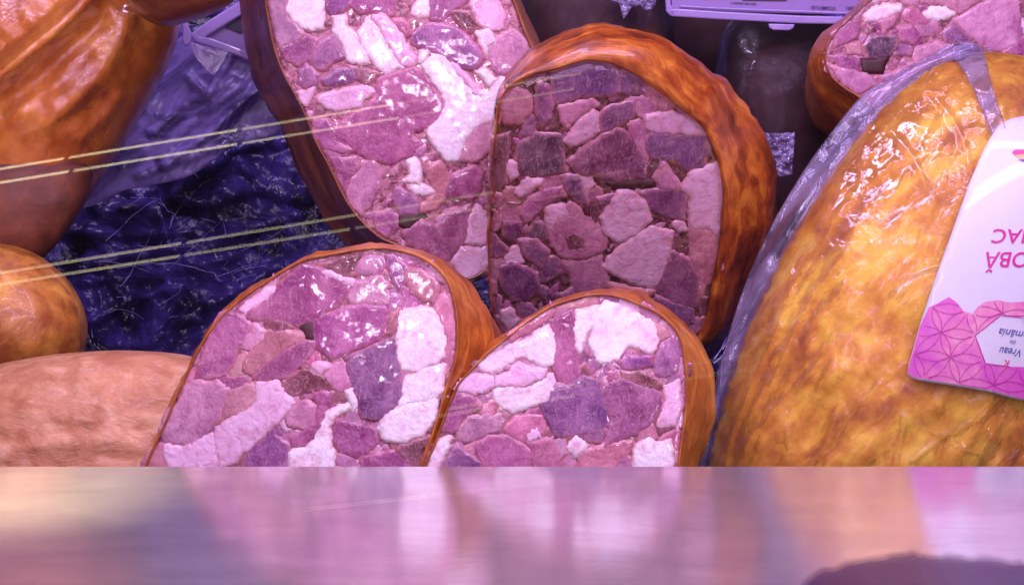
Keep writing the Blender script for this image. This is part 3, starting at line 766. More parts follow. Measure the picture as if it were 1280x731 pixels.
# --- browned half in the middle
MM = Plane(760, 240, .655, 8, -30)
mm_out = [(619, 133), (620, 170), (615, 210), (615, 245), (612, 300), (611, 348), (614, 392), (630, 430), (720, 450), (800, 448), (860, 436), (880, 412), (893, 350), (903, 290), (904, 232), (896, 193), (884, 160), (850, 133), (808, 103), (773, 82), (735, 72), (693, 86), (662, 92), (634, 108)]
mm_chunks = [
 ('L','O',[(110,400),(180,360),(250,400),(260,470),(220,530),(130,540),(100,470)]),
 ('L','Q',[(290,340),(340,350),(360,440),(350,510),(310,545),(280,480)]),
 ('L','V',[(360,300),(450,250),(540,215),(640,240),(690,280),(690,380),(600,400),(500,400),(380,435),(365,380)]),
 ('L','V',[(700,290),(760,250),(850,270),(820,340),(820,385),(700,390)]),
 ('L','L',[(400,460),(560,415),(585,440),(520,480),(440,555),(410,530)]),
 ('L','Q',[(600,500),(640,460),(760,430),(770,470),(760,510),(640,570),(605,570)]),
 ('L','A',[(425,620),(500,520),(570,475),(590,500),(590,570),(540,620),(450,650)]),
 ('L','O',[(835,350),(920,370),(970,430),(950,470),(880,460),(840,400)]),
 ('M','V',[(830,170),(880,130),(960,160),(1140,150),(1150,230),(1110,320),(1020,320),(960,280),(860,270),(820,220)]),
 ('L','A',[(830,500),(950,480),(1050,510),(1130,570),(1120,600),(1000,590),(880,580),(830,560)]),
 ('M','D',[(190,210),(280,150),(400,160),(420,200),(410,340),(350,350),(200,350),(180,280)]),
 ('M','P',[(440,290),(520,220),(680,125),(740,150),(800,230),(830,300),(820,370),(700,385),(600,360),(480,340)]),
 ('M','L',[(740,110),(790,80),(820,110),(820,220),(840,290),(800,260),(760,160)]),
 ('M','R',[(60,180),(150,150),(130,250),(130,400),(60,440)]),
 ('M','A',[(140,290),(180,300),(190,350),(160,380),(135,350)]),
 ('M','V',[(400,360),(480,360),(520,440),(540,500),(480,480),(430,420)]),
 ('M','A',[(180,440),(240,370),(310,385),(280,420),(200,470)]),
 ('M','L',[(210,560),(230,480),(330,430),(410,420),(420,460),(330,490),(300,540),(220,600)]),
 ('M','L',[(870,370),(920,300),(1000,410),(960,430),(900,415)]),
 ('M','K',[(640,398),(700,392),(850,388),(860,405),(760,418),(670,420)]),
 ('M','Q',[(800,440),(1020,420),(1025,500),(1020,575),(940,560),(860,520)]),
 ('M','A',[(690,440),(740,430),(830,500),(850,580),(780,650),(700,690),(620,640),(605,570),(650,500)]),
 ('M','A',[(1050,470),(1010,420),(1060,340),(1200,300),(1215,400),(1210,600),(1200,700),(1150,620),(1050,620)]),
 ('N','O',[(1055,180),(1150,190),(1210,310),(1215,390),(1150,440),(1100,540),(1085,520),(1095,420),(1050,350)]),
 ('N','P',[(960,300),(1040,340),(1090,420),(1080,570),(980,560),(870,490),(910,420)]),
 ('N','A',[(640,340),(720,260),(850,180),(960,200),(950,280),(920,400),(870,480),(780,460),(620,380)]),
 ('N','L',[(340,180),(380,130),(450,60),(560,130),(630,230),(610,290),(520,330),(420,330),(360,260)]),
 ('N','R',[(420,230),(480,205),(530,240),(515,285),(450,295)]),
 ('N','A',[(330,80),(420,70),(440,110),(380,170),(335,170)]),
 ('N','L',[(410,350),(600,320),(620,400),(640,460),(580,510),(480,510),(450,420)]),
 ('N','V',[(110,380),(180,360),(280,410),(290,480),(240,540),(160,540),(110,460)]),
 ('N','Q',[(270,470),(320,480),(400,520),(470,480),(470,530),(360,570),(320,530)]),
 ('N','Q',[(190,240),(280,240),(340,300),(300,380),(220,310)]),
 ('N','Q',[(120,150),(200,150),(220,200),(170,250),(120,220)]),
 ('N','D',[(230,200),(280,150),(330,170),(340,240),(250,240)]),
 ('N','A',[(110,600),(150,580),(190,640),(150,690),(110,650)]),
 ('N','A',[(970,160),(1010,150),(1035,190),(990,200)]),
 ('N','Q',[(590,30),(680,10),(640,60),(600,60)]),
 ('N','V',[(880,520),(1060,590),(1060,650),(1000,660),(900,580)]),
 ('N','O',[(640,460),(860,500),(840,520),(650,510)])]
rt = thing('head_cheese_sausage', 'round head cheese half with shiny thick orange-brown skin and a dark shaded cut face', 'sausage', MM.pt(760, 400, -.04), GRP)
mm_sil = [(614, 205), (616, 130), (638, 86), (668, 56), (718, 31), (762, 29), (802, 38), (840, 55), (878, 82), (922, 118), (952, 168), (966, 222), (966, 280), (948, 335), (925, 392), (890, 440), (760, 462), (650, 445), (614, 395), (610, 345), (612, 270)]
mm_edge = [(616, 205), (618, 131), (634, 104), (664, 82), (700, 64), (745, 53), (790, 60), (825, 78), (860, 106), (893, 140), (908, 175), (917, 225), (918, 285), (910, 345), (898, 412), (878, 436), (760, 455), (650, 440), (613, 395), (610, 345), (613, 270)]
loft('casing', [(grow(mm_out, .985), .0006), (grow(mm_out, 1.003), -.003), (mm_edge, .004), (grow(mm_sil, .985), .022), (mm_sil, .045), (grow(mm_sil, .97, 12, 14), .085), (grow(mm_sil, .6, 20, 20), .13)], MM,
     casing_mat('casing_amber', (.12, .02, .006), (.38, .075, .010), (.66, .22, .028), useuv=True, scale=10, stretch=.3, coat=.4, spread=.14), rt, wob=.0014, seed=14)
def tint_m(c, ty):  # darkens this face: browner meat, plus shade put into the colours
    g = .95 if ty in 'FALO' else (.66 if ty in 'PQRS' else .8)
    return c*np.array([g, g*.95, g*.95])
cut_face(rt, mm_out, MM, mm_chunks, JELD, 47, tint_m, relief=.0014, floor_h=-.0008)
wd_ = crease_disp([([(782, 95), (800, 88), (816, 80)], 3, .004), ([(774, 106), (795, 100), (810, 93)], 3, .004), ([(804, 208), (820, 200), (834, 192)], 3, .004), ([(800, 222), (815, 214), (828, 208)], 2.6, .003), ([(640, 220), (700, 205), (760, 190)], 3, .0015)],
                  lambda x, y: .0045+.0018*max(0, 1-abs(fbm(x/30, y/18, 4, 2))*1.6-.4))
pts, f, n = tri(resample(chaikin(grow(mm_out, .985), 2), 5), 5)
hx = np.array([wd_(a, b) for a, b in pts]); hx[:n] = .001
mesh_obj('plastic_film', MM.pt(pts[:, 0], pts[:, 1], hx), f, film_mat('face_wrap', scale=40, bumpd=.0010, rough=.06, fac=-.01, tint=(.97, .95, .98)), rt)

# --- half at the top right
RR = Plane(1150, 60, .74, 8, 0)
rr_out = [(1080, 7), (1060, 25), (1043, 41), (1033, 60), (1031, 79), (1038, 96), (1052, 110), (1075, 122), (1120, 160), (1200, 180), (1300, 150), (1345, 60), (1315, -20), (1240, -55), (1160, -40), (1110, -16)]
rr_chunks = [
 ('O','F',[(480,80),(520,30),(660,20),(670,50),(560,100),(490,105)]),
 ('O','F',[(780,60),(850,25),(940,60),(930,80),(840,100),(790,90)]),
 ('O','L',[(930,100),(1090,0),(1250,-10),(1265,180),(1230,230),(1170,255),(1090,240),(1000,170)]),
 ('O','L',[(760,-60),(1000,-70),(1060,0),(960,60),(850,10),(770,10)]),
 ('O','S',[(680,50),(720,35),(820,110),(740,125),(680,90)]),
 ('O','V',[(880,170),(920,120),(1020,190),(980,220),(890,210)]),
 ('O','L',[(730,250),(850,210),(930,240),(950,300),(750,400),(735,310)]),
 ('O','K',[(470,300),(560,300),(600,280),(570,360),(480,355)]),
 ('O','D',[(480,230),(510,185),(640,180),(640,240),(580,290),(500,290)]),
 ('O','P',[(310,285),(380,270),(465,300),(460,350),(370,340)]),
 ('O','L',[(310,330),(400,350),(520,390),(550,430),(450,460),(370,410)]),
 ('O','O',[(390,230),(450,220),(470,270),(400,265)]),
 ('O','S',[(560,110),(650,70),(620,130),(580,160)]),
 ('O','L',[(560,380),(700,330),(720,370),(600,430)]),
 ('O','P',[(650,140),(720,130),(760,180),(720,220),(660,190)]),
 ('O','P',[(1180,260),(1250,200),(1300,180),(1320,320),(1200,300)]),
 ('O','P',[(330,170),(400,110),(460,100),(440,180),(340,230)])]
rt = thing('head_cheese_sausage', 'head cheese half behind the orange vacuum-packed loaf, with a hollow painted dark in its cut face', 'sausage', RR.pt(1150, 120, -.04), GRP)
rr_body1 = [(1078, 2), (1052, 22), (1028, 42), (1014, 70), (1012, 100), (1022, 125), (1045, 145), (1080, 165), (1130, 190), (1210, 205), (1305, 170), (1355, 60), (1325, -30), (1240, -68), (1150, -52), (1100, -22)]
loft('casing', [(grow(rr_out, .985), -.0002), (grow(rr_out, 1.0), -.002), (grow(rr_out, 1.01), .0), (rr_body1, .02), (grow(rr_body1, 1.0, -6, 30), .06), (grow(rr_body1, .7, -6, 50), .1)], RR, CAS_OR, rt, seed=21)
cut_face(rt, rr_out, RR, rr_chunks, JEL, 53)

# ================================================================ whole pieces
def rolled(x, y, ang, s, z=0):
    ca, sa = math.cos(ang), math.sin(ang); return ((x*ca+y*sa)/s[0], (-x*sa+y*ca)/s[1], z)

# vacuum packed orange loaf
PK = Plane(1150, 420, .66, -6, 0)
pk_poly = [(872, 655), (880, 590), (898, 510), (920, 440), (950, 370), (985, 300), (1030, 225), (1075, 160), (1125, 105), (1170, 75), (1230, 62), (1310, 75), (1400, 130), (1450, 260), (1460, 420), (1430, 600), (1350, 730), (1200, 790), (1000, 770), (900, 720)]
def pk_base(x, y):
    a = rolled(x, y, R(-58), (70, 17)); b = rolled(x, y, R(-58), (30, 9))
    return .0020*fbm(*a, 3) + .0005*fbm(b[0], b[1], 7, 2)+.003*nz(x/90, y/90, 4)
ORANGE = casing_mat('smoked_orange', (.42, .13, .025), (.68, .30, .03), (.88, .56, .06), ang=R(58), scale=30, stretch=.5, rough=.55, vein=False, spread=.13, coat=.0)
pk = thing('packed_smoked_sausage', 'big orange smoked sausage sealed in clear plastic with a white and pink label', 'sausage', PK.pt(1150, 600, 0))
o, pk_surf, pk_h, _ = inflate('casing', pk_poly, PK, .062, ORANGE, pk, step=8, disp=pk_base)
FILM = film_mat('vacuum_film', scale=30, bumpd=.0012, rough=.045, fac=-.02, ang=R(58), stretch=.35, tint=(.97, .95, .98))
cre = [([(965, 480), (1000, 400), (1030, 350), (1062, 312)], 3.0, .0030), ([(930, 560), (960, 520), (1010, 470), (1050, 420)], 3, .002),
       ([(1040, 560), (1060, 520), (1100, 480)], 3, .0022), ([(1000, 600), (1030, 560), (1045, 520)], 3, .0022),
       ([(1140, 575), (1180, 545), (1215, 530), (1250, 500)], 3.2, .0026), ([(1150, 530), (1200, 560), (1240, 570)], 2.6, .002),
       ([(905, 590), (915, 540), (940, 480), (975, 405)], 3, .0026), ([(1120, 370), (1145, 350), (1170, 340)], 4, .0028), ([(1230, 590), (1225, 560), (1245, 540)], 3, .002),
       ([(1080, 260), (1075, 220), (1082, 180)], 2.6, .0014), ([(1100, 150), (1140, 190), (1160, 240)], 3, .0018), ([(1160, 110), (1200, 160), (1215, 220)], 3, .002),
       ([(1010, 330), (1060, 250), (1120, 200)], 3, .0016), ([(1110, 600), (1125, 560), (1130, 520)], 3, .002)]
def film_base(x, y):
    r_ = 1-abs(fbm(x/34, y/34, 3, 2)); a = rolled(x, y, R(-58), (60, 13)); r2 = 1-abs(fbm(*a, 2))
    return pk_base(x, y)*.8 + .0022 + .0016*max(0, r_-.6)+.0018*max(0, r2-.7)
fp = resample(chaikin(grow(pk_poly, 1.004), 2), 6); pts, f, n = tri(fp, 3.6)
keep = (pts[:, 0] < 1300) | True
rc = random.Random(12); extra = []
for _ in range(60):
    x = rc.uniform(900, 1290); y = rc.uniform(90, 600); a = R(-58)+rc.gauss(0, .45); ln = rc.uniform(14, 60)
    extra.append(([(x, y), (x+math.cos(a)*ln*.5+rc.uniform(-4, 4), y+math.sin(a)*ln*.5), (x+math.cos(a)*ln, y+math.sin(a)*ln)], rc.uniform(1.8, 2.8), rc.uniform(.0012, .0028)))
fd = lambda X, Y: np.array([film_base(a, b) for a, b in zip(X, Y)])+crease_vec(cre+extra, X, Y)
hh = pk_h(pts[:, 0], pts[:, 1])+fd(pts[:, 0], pts[:, 1])
filmo = mesh_obj('plastic_film', PT(pts[:, 0], pts[:, 1], PK.depth(pts[:, 0], pts[:, 1])-hh), f, FILM, pk)
# sealed seam of the pouch, standing out at the side
SEAM = film_mat('seam_film', scale=26, bumpd=.003, rough=.07, fac=.03, ang=R(62), stretch=.18, tint=(.88, .83, .96), haze=.20, hazecol=(.72, .62, .88))
inner = [(886, 640), (893, 585), (908, 512), (930, 442), (958, 372), (994, 302), (1040, 226), (1085, 160), (1135, 108), (1180, 78), (1240, 62)]
outer = [(860, 640), (873, 585), (886, 512), (905, 440), (928, 362), (962, 285), (1008, 208), (1056, 145), (1085, 112), (1140, 82), (1195, 52)]
ii = chaikin(inner, 3, False); oo = chaikin(outer, 3, False); V = []; Fs = []; K = 12
for j, (a, b) in enumerate(zip(ii, oo)):
    for k in range(K):
        t = k/(K-1); p = a*(1-t)+b*t; d = PK.depth(p[0], p[1])-.012*(1-t)
        d += .0035*math.sin(t*9+j*.15)*t*(1-t)*2 + .0022*fbm(p[0]/22, p[1]/22, 2, 3)
        V.append(PT(p[0], p[1], np.float64(d)))
for j in range(len(ii)-1):
    for k in range(K-1): Fs.append((j*K+k, j*K+k+1, (j+1)*K+k+1, (j+1)*K+k))
o = mesh_obj('film_seam', np.array(V), Fs, SEAM, pk)
md = o.modifiers.new('t', 'SOLIDIFY'); md.thickness = .0004
# folded strip of film over the top of the loaf
band = [(1183, 60), (1215, 50), (1232, 70), (1240, 110), (1258, 160), (1262, 200), (1246, 190), (1232, 150), (1212, 100)]
bp = resample(chaikin(band, 1), 5); pts, f, n = tri(bp, 6)
dd = PK.depth(pts[:, 0], pts[:, 1])-pk_h(pts[:, 0], pts[:, 1])-fd(pts[:, 0], pts[:, 1])-.0012
o = mesh_obj('film_fold', PT(pts[:, 0], pts[:, 1], dd), f, SEAM, pk); o.modifiers.new('t', 'SOLIDIFY').thickness = .0003

# label on the loaf
def on_label(x, y, lift):
    x = np.asarray(x, float); y = np.asarray(y, float)
    return PT(x, y, PK.depth(x, y)-pk_h(x, y)-.0052-lift)
LBL = plain_mat('label_paper', (.60, .60, .66), .35, .3, .06, .0001, 200)
lab = [(1133, 466), (1150, 405), (1170, 345), (1190, 290), (1212, 228), (1232, 182), (1246, 160), (1262, 149), (1290, 144), (1400, 150), (1405, 505), (1340, 505), (1280, 501), (1230, 488), (1180, 480), (1142, 474)]
lp = resample(chaikin(lab, 1, w=.15), 4); pts, f, n = tri(lp, 7)
V = on_label(pts[:, 0], pts[:, 1], 0); lo = mesh_obj('paper_label', V, f, LBL, pk); lo.modifiers.new('t', 'SOLIDIFY').thickness = .0003
# printed pink corner
m, nt, out, N, L = nodes('pink_print')
tc = N('ShaderNodeTexCoord').outputs['Object']
n1 = noise_t(N, L, tc, 45, 4, .6, .5)
c = ramp(N, L, n1, [(.38, (.56, .08, .42)), (.5, (.64, .17, .38)), (.60, (.68, .30, .42))])
P = N('ShaderNodeBsdfPrincipled'); L(c, P.inputs['Base Color']); P.inputs['Roughness'].default_value = .35; L(P.outputs[0], out.inputs[0]); PINK = m
def print_area(name, poly, mat, lift, step=6):
    p = resample(poly, 3); pts, f, n = tri(p, step); return mesh_obj(name, on_label(pts[:, 0], pts[:, 1], lift), f, mat, lo_parent)
lo_parent = pk
pinkp = [(1134, 465), (1150, 408), (1161, 384), (1170, 380), (1186, 371), (1196, 378), (1205, 389), (1216, 392), (1222, 383), (1232, 377), (1248, 375), (1262, 378), (1280, 377), (1300, 372), (1400, 370), (1400, 392), (1280, 397), (1251, 394), (1219, 419), (1232, 454), (1262, 458), (1400, 462), (1400, 502), (1340, 502), (1280, 498.5), (1230, 485.5), (1180, 477.5), (1143, 471.5)]
print_area('label_print', pinkp, PINK, .00035, 5)
INKM = plain_mat('ink_magenta', (.55, .01, .22), .4, var=.05); INKD = plain_mat('ink_blue', (.06, .07, .30), .4, var=.05)
INKR = plain_mat('ink_red', (.70, .03, .16), .4, var=.05); INKP = plain_mat('ink_plum', (.48, .01, .30), .4, var=.05)
V = []; Fs = []
def stroke(pts, w):
    pts = [np.array(p, float) for p in pts]; i0 = len(V)
    for i, p in enumerate(pts):
        a = pts[max(0, i-1)]; b = pts[min(len(pts)-1, i+1)]; t = (b-a)/(np.linalg.norm(b-a)+1e-9); nn = np.array([-t[1], t[0]])*w/2
        V.append(p+nn); V.append(p-nn)
        if i: k = i0+2*i; Fs.append((k-2, k-1, k+1, k))
va = np.array([45, 127])/4.0625; vb = np.array([178, 15])/4.0625; org = np.array([1120+230/4.0625, 340+305/4.0625])
inside = lambda p: pip(np.array([p[0]]), np.array([p[1]]), pinkp)[0]
for i in range(-3, 5):
    for j in range(-2, 6):
        p0 = org+va*i+vb*j
        for dv in (va, vb, vb-va):
            p1 = p0+dv; mid = (p0+p1)/2
            if not (inside(mid)): continue
            nrm = np.array([-dv[1], dv[0]]); 
            for sg in (1, -1):
                arc = [p0+dv*t+nrm*sg*.145*4*t*(1-t) for t in np.linspace(0, 1, 9)]
                seg = [q for q in arc if inside(q)]
                if len(seg) > 2: stroke(seg, .75)
for a in (pinkp[18:21]+pinkp[21:24],): stroke(resample([(1280, 397), (1251, 394), (1219, 419), (1232, 454), (1262, 458)], 4, False), 1.1)
V2 = np.array(V); mesh_obj('petal_print', on_label(V2[:, 0], V2[:, 1], .0007), Fs, INKP, pk)

def text_mesh(name, s, x, y, size, rot, mat, parent, place, sx=1.0, shear=0.0, bold=0.0, end=False):
    cu = bpy.data.curves.new('t', 'FONT'); cu.body = s; cu.size = 1; cu.offset = bold; cu.resolution_u = 4
    ob = bpy.data.objects.new('t', cu); C.objects.link(ob)
    dg = bpy.context.evaluated_depsgraph_get(); me = bpy.data.meshes.new_from_object(ob.evaluated_get(dg))
    v = np.array([tuple(a.co) for a in me.vertices]); fs = [tuple(p.vertices) for p in me.polygons]
    bpy.data.objects.remove(ob); bpy.data.meshes.remove(me)
    X = (v[:, 0]*sx+v[:, 1]*shear)*size; Y = -v[:, 1]*size
    if end: X = X-X.max()
    px = x+X*math.cos(rot)-Y*math.sin(rot); py = y+X*math.sin(rot)+Y*math.cos(rot)
    return mesh_obj(name, place(px, py), fs, mat, parent, smooth=False)
# the writing stands upside down in the case; it starts past the right edge of the frame
# (x, y) is where the first letter's foot stands
text_mesh('lettering', 'STOMAC', 1239, 286.5, 25, math.pi+.01, INKM, pk, lambda a, b: on_label(a, b, .0006), 1.08, .22, .010, True)
text_mesh('lettering', 'TOBĂ', 1232, 315, 27, math.pi+.01, INKM, pk, lambda a, b: on_label(a, b, .0006), 1.02, .22, .010, True)
text_mesh('lettering', 'Vreau', 1279, 437, 14, math.pi+.13, INKD, pk, lambda a, b: on_label(a, b, .0006), .85, .3, .004)
text_mesh('lettering', 'din', 1271, 426, 8, math.pi+.2, INKD, pk, lambda a, b: on_label(a, b, .0006), .8, .3, .004)
text_mesh('lettering', 'România', 1296, 416, 14, math.pi+.13, INKD, pk, lambda a, b: on_label(a, b, .0006), .95, .3, .004)
text_mesh('lettering', 'K', 1263, 450, 11, math.pi+.1, INKR, pk, lambda a, b: on_label(a, b, .0006), 1, .2, .01)
# small emblem and two lines of tiny print beside it
print_area('emblem', [(1265, 191), (1267, 188), (1271, 187), (1300, 187), (1300, 192), (1276, 192.5), (1268, 194)], plain_mat('ink_pink', (.75, .03, .22), .4, var=.05), .0006, 3)
print_area('emblem', [(1268, 194.5), (1276, 193), (1300, 192.6), (1300, 199), (1275, 199)], plain_mat('ink_peach', (.85, .42, .18), .4, var=.05), .0006, 3)
print_area('emblem', [(1273, 200), (1280, 199.4), (1300, 199.4), (1300, 206), (1281, 203)], plain_mat('ink_violet', (.12, .06, .45), .4, var=.05), .0006, 3)

# pale orange loaf, low at the front
LF = Plane(120, 530, .60, 0, 10)
def lf_base(x, y): return .0014*fbm(x/60, y/16, 2, 3)+.0022*(1-abs(fbm(x/70+y/90, y/14, 8, 3)))**2+.0005*fbm(x/20, y/7, 5, 2)
SALM = casing_mat('smoked_salmon_pink', (.44, .16, .065), (.60, .28, .13), (.74, .44, .25), ang=R(8), scale=30, stretch=.4, rough=.5, vein=True, spread=.13, coat=.15, bumpd=.003)
o, *_ = inflate('smoked_pork_loaf', [(-160, 560), (-90, 490), (-20, 458), (60, 443), (140, 437), (215, 440), (262, 450), (300, 480), (310, 560), (290, 640), (200, 690), (0, 700), (-120, 650)], LF, .030, SALM, step=8, disp=lf_base)
tag(o, 'pale peach smoked pork loaf lying low behind the ledge at the left', 'smoked loaf')

# rounded sausage end at the left
LE = Plane(10, 400, .68, 0, 5)
AMB = casing_mat('casing_gold', (.30, .08, .012), (.54, .21, .03), (.74, .38, .06), ang=R(50), scale=30, stretch=.5, rough=.4, coat=.2, spread=.13)
o, *_ = inflate('smoked_sausage', [(-130, 330), (-60, 302), (0, 301), (50, 318), (88, 350), (109, 392), (110, 430), (96, 470), (50, 500), (-30, 510), (-120, 480)], LE, .05, AMB, step=8, disp=lambda x, y: .0015*fbm(x/30, y/30, 1, 3))
tag(o, 'golden rounded sausage end resting behind the pale loaf', 'sausage')

# big folded orange piece, upper left, in clear film
HM = Plane(60, 120, .74, 0, 0)
hm_poly = [(-190, 60), (-120, -120), (60, -150), (170, -90), (222, -10), (226, 35), (212, 80), (190, 120), (165, 165), (130, 220), (95, 270), (60, 315), (0, 345), (-100, 340), (-180, 230)]
hm_disp = crease_disp([([(-20, 110), (20, 75), (60, 45), (100, 8), (130, -30)], 13, .010), ([(0, 135), (40, 105), (85, 65), (125, 25)], 12, -.006),
    ([(60, 155), (100, 120), (130, 90), (150, 50), (165, 20)], 9, .0035), ([(100, 175), (130, 150), (150, 120)], 6, .0025), ([(20, 150), (60, 120), (95, 95)], 14, .001), ([(40, 180), (90, 150), (120, 125)], 8, -.001)],
    lambda x, y: .0022*fbm(x/45, y/45, 9, 3))
HAM = casing_mat('ham_orange', (.36, .08, .015), (.55, .165, .02), (.74, .30, .04), ang=R(45), scale=22, stretch=.8, rough=.3, vein=False, spread=.17, bumpd=.0009, coat=.3)
hm = thing('smoked_ham', 'large folded orange smoked ham in clear film at the upper left', 'ham', HM.pt(20, 200, 0))
o, hs, hh_, _ = inflate('skin', hm_poly, HM, .065, HAM, hm, step=7, disp=hm_disp)
hp = resample(chaikin(grow(hm_poly, 1.01), 2), 6); pts, f, n = tri(hp, 5.5)
hx = np.array([hm_disp(a, b)*.8+.0025+.0022*max(0, 1-abs(fbm(a/26, b/26, 5, 2))*1.5-.5) for a, b in pts])
FILM2 = film_mat('cling_film', scale=35, bumpd=.0012, rough=.05, fac=-.02, ang=R(45), stretch=.7, tint=(.97, .94, .97))
mesh_obj('plastic_film', PT(pts[:, 0], pts[:, 1], HM.depth(pts[:, 0], pts[:, 1])-hh_(pts[:, 0], pts[:, 1])-hx), f, FILM2, hm)

# added dark body: shaded lower part of the ham, shade put into its colour
BR = Plane(20, 230, .712, 0, 8)
o, *_ = inflate('shaded_ham_part', [(-190, 150), (-80, 138), (0, 148), (55, 155), (95, 175), (118, 205), (112, 245), (85, 290), (50, 330), (0, 350), (-110, 350), (-190, 260)], BR, .035,
    casing_mat('shaded_ham_redbrown', (.06, .014, .007), (.15, .037, .015), (.28, .08, .03), ang=R(60), scale=22, stretch=.6, rough=.6, vein=False, spread=.22, coat=.0), step=8, disp=lambda x, y: .0016*fbm(x/35, y/35, 6, 3))
tag(o, 'dark red-brown added body for the shaded lower part of the folded orange ham, wrapped in film', 'ham')

# dark red-brown sausage end above it
DK = Plane(215, -10, .66, 0, 0)
o, *_ = inflate('smoked_sausage', [(140, -90), (150, -10), (165, 10), (185, 28), (205, 34), (230, 30), (262, 20), (292, 4), (320, -30), (330, -90), (240, -120)], DK, .035, casing_mat('casing_maroon', (.10, .02, .012), (.20, .05, .025), (.32, .10, .04), ang=R(20), scale=30, stretch=.4, spread=.25), step=7, disp=lambda x, y: .001*fbm(x/25, y/25, 1, 3))
tag(o, 'dark red-brown sausage tip hanging at the top edge above the ham', 'sausage')

# dim wrapped sausages in the shade behind
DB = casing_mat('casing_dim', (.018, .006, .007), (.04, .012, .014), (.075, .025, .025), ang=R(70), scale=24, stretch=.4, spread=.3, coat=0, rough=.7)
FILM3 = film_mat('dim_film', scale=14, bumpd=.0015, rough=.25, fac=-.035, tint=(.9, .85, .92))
def dim(poly, pl, t, lab, z=6):
    r_ = thing('wrapped_sausage', lab, 'sausage', pl.pt(np.mean([p[0] for p in poly]), np.mean([p[1] for p in poly])))
    o, s_, h_, _ = inflate('casing', poly, pl, t, DB, r_, step=9, disp=lambda x, y: .0015*fbm(x/40, y/40, z, 3))
    pts, f, n = tri(resample(chaikin(grow(poly, 1.01), 2), 7), 7)
    hx = np.array([.002+.003*max(0, 1-abs(fbm(a/30, b/60, z, 2))*1.4-.45) for a, b in pts])
    mesh_obj('plastic_film', PT(pts[:, 0], pts[:, 1], pl.depth(pts[:, 0], pts[:, 1])-h_(pts[:, 0], pts[:, 1])-hx), f, FILM3, r_)
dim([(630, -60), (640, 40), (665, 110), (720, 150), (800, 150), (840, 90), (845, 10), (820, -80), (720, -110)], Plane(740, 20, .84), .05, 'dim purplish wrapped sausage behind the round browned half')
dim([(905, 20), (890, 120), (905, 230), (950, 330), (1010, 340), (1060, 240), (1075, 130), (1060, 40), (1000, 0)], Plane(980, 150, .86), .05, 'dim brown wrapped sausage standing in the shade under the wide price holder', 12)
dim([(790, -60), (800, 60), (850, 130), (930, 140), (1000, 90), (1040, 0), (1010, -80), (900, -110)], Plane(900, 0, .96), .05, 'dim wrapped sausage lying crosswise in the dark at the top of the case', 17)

# ================================================================ blue plastic
m, nt, out, N, L = nodes('blue_plastic')
tc = N('ShaderNodeTexCoord').outputs['Object']
n1 = noise_t(N, L, tc, 16, 5, .6, 1.2); n2 = noise_t(N, L, tc, 24, 1.5, .45, 1.8)
rid = mathn(N, L, 'ABSOLUTE', mathn(N, L, 'SUBTRACT', n2, .5))
c = mix(N, L, ramp(N, L, n1, [(.42, (0, 0, 0)), (.60, (1, 1, 1))]), (.008, .006, .028), (.075, .046, .29))
P = N('ShaderNodeBsdfPrincipled'); L(c, P.inputs['Base Color']); P.inputs['Roughness'].default_value = .2
L(bump(N, L, rid, .6, .008, bump(N, L, n1, .5, .02)), P.inputs['Normal']); L(P.outputs[0], out.inputs[0]); BLUE = m
BL = [([(90, 290), (150, 292), (200, 296), (260, 290)], 5, .007), ([(100, 335), (180, 318), (260, 300), (330, 285)], 5, .009), ([(150, 262), (195, 254), (205, 285), (212, 305)], 5, .010),
      ([(190, 268), (240, 225), (295, 185), (340, 175)], 7, .010), ([(100, 352), (200, 345), (300, 318)], 5, .008), ([(230, 330), (300, 290), (370, 268)], 6, .008), ([(110, 405), (160, 375), (230, 356)], 5, .009),
      ([(180, 435), (240, 390), (300, 362), (350, 330)], 6, .009), ([(140, 350), (160, 385), (150, 430)], 5, .008), ([(225, 250), (260, 262), (300, 240), (350, 236)], 6, .008), ([(205, 330), (215, 370), (250, 400)], 5, .007),
      ([(255, 300), (262, 340), (290, 362)], 5, .006), ([(120, 300), (140, 320), (136, 345)], 4, .006), ([(300, 200), (330, 240), (380, 250)], 6, .008), ([(170, 305), (190, 340), (180, 365)], 4, .005)]
gx_, gy_ = np.meshgrid(np.linspace(-200, 1460, 300), np.linspace(-160, 520, 160)); X_, Y_ = gx_.ravel(), gy_.ravel()
D_ = .93-.00016*(Y_-200)+np.array([.018*fbm(x/130, y/130, 3, 3)+.010*abs(fbm(x/55, y/40, 6, 3)) for x, y in zip(X_, Y_)])-crease_vec(BL, X_, Y_)
o = mesh_obj('plastic_liner', PT(X_, Y_, D_), [(j*300+i, j*300+i+1, (j+1)*300+i+1, (j+1)*300+i) for j in range(159) for i in range(299)], BLUE)
tag(o, 'crumpled dark blue plastic sheet lining the case behind the meat', 'plastic sheet'); o.modifiers.new('t', 'SOLIDIFY').thickness = .0006
# paler folded bag
m = film_mat('violet_film', tint=(.30, .24, .55), scale=22, bumpd=.0025, rough=.22, fac=.06, haze=.7, hazecol=(.46, .34, .95), ang=R(35), stretch=.4)
bag = [(60, 262), (110, 225), (165, 160), (195, 110), (212, 60), (232, 40), (290, 40), (350, 60), (385, 80), (385, 150), (350, 168), (318, 176), (288, 182), (262, 205), (235, 222), (200, 230), (150, 238), (110, 262)]
bp = resample(chaikin(bag, 2), 5); pts, f, n = tri(bp, 5)
bd = crease_disp([([(205, 205), (260, 170), (300, 130), (345, 95)], 5, .010), ([(190, 165), (230, 130), (262, 118)], 4, .006), ([(262, 118), (275, 95), (290, 70)], 3.5, .006), ([(235, 95), (250, 112), (268, 115), (290, 100)], 3, .006), ([(170, 220), (230, 200), (285, 178)], 3, .006), ([(200, 195), (240, 150), (300, 108)], 6, .006)],
                 lambda x, y: .0025*fbm(x/60, y/60, 2, 2)+.03)
hx = np.array([bd(a, b) for a, b in pts])
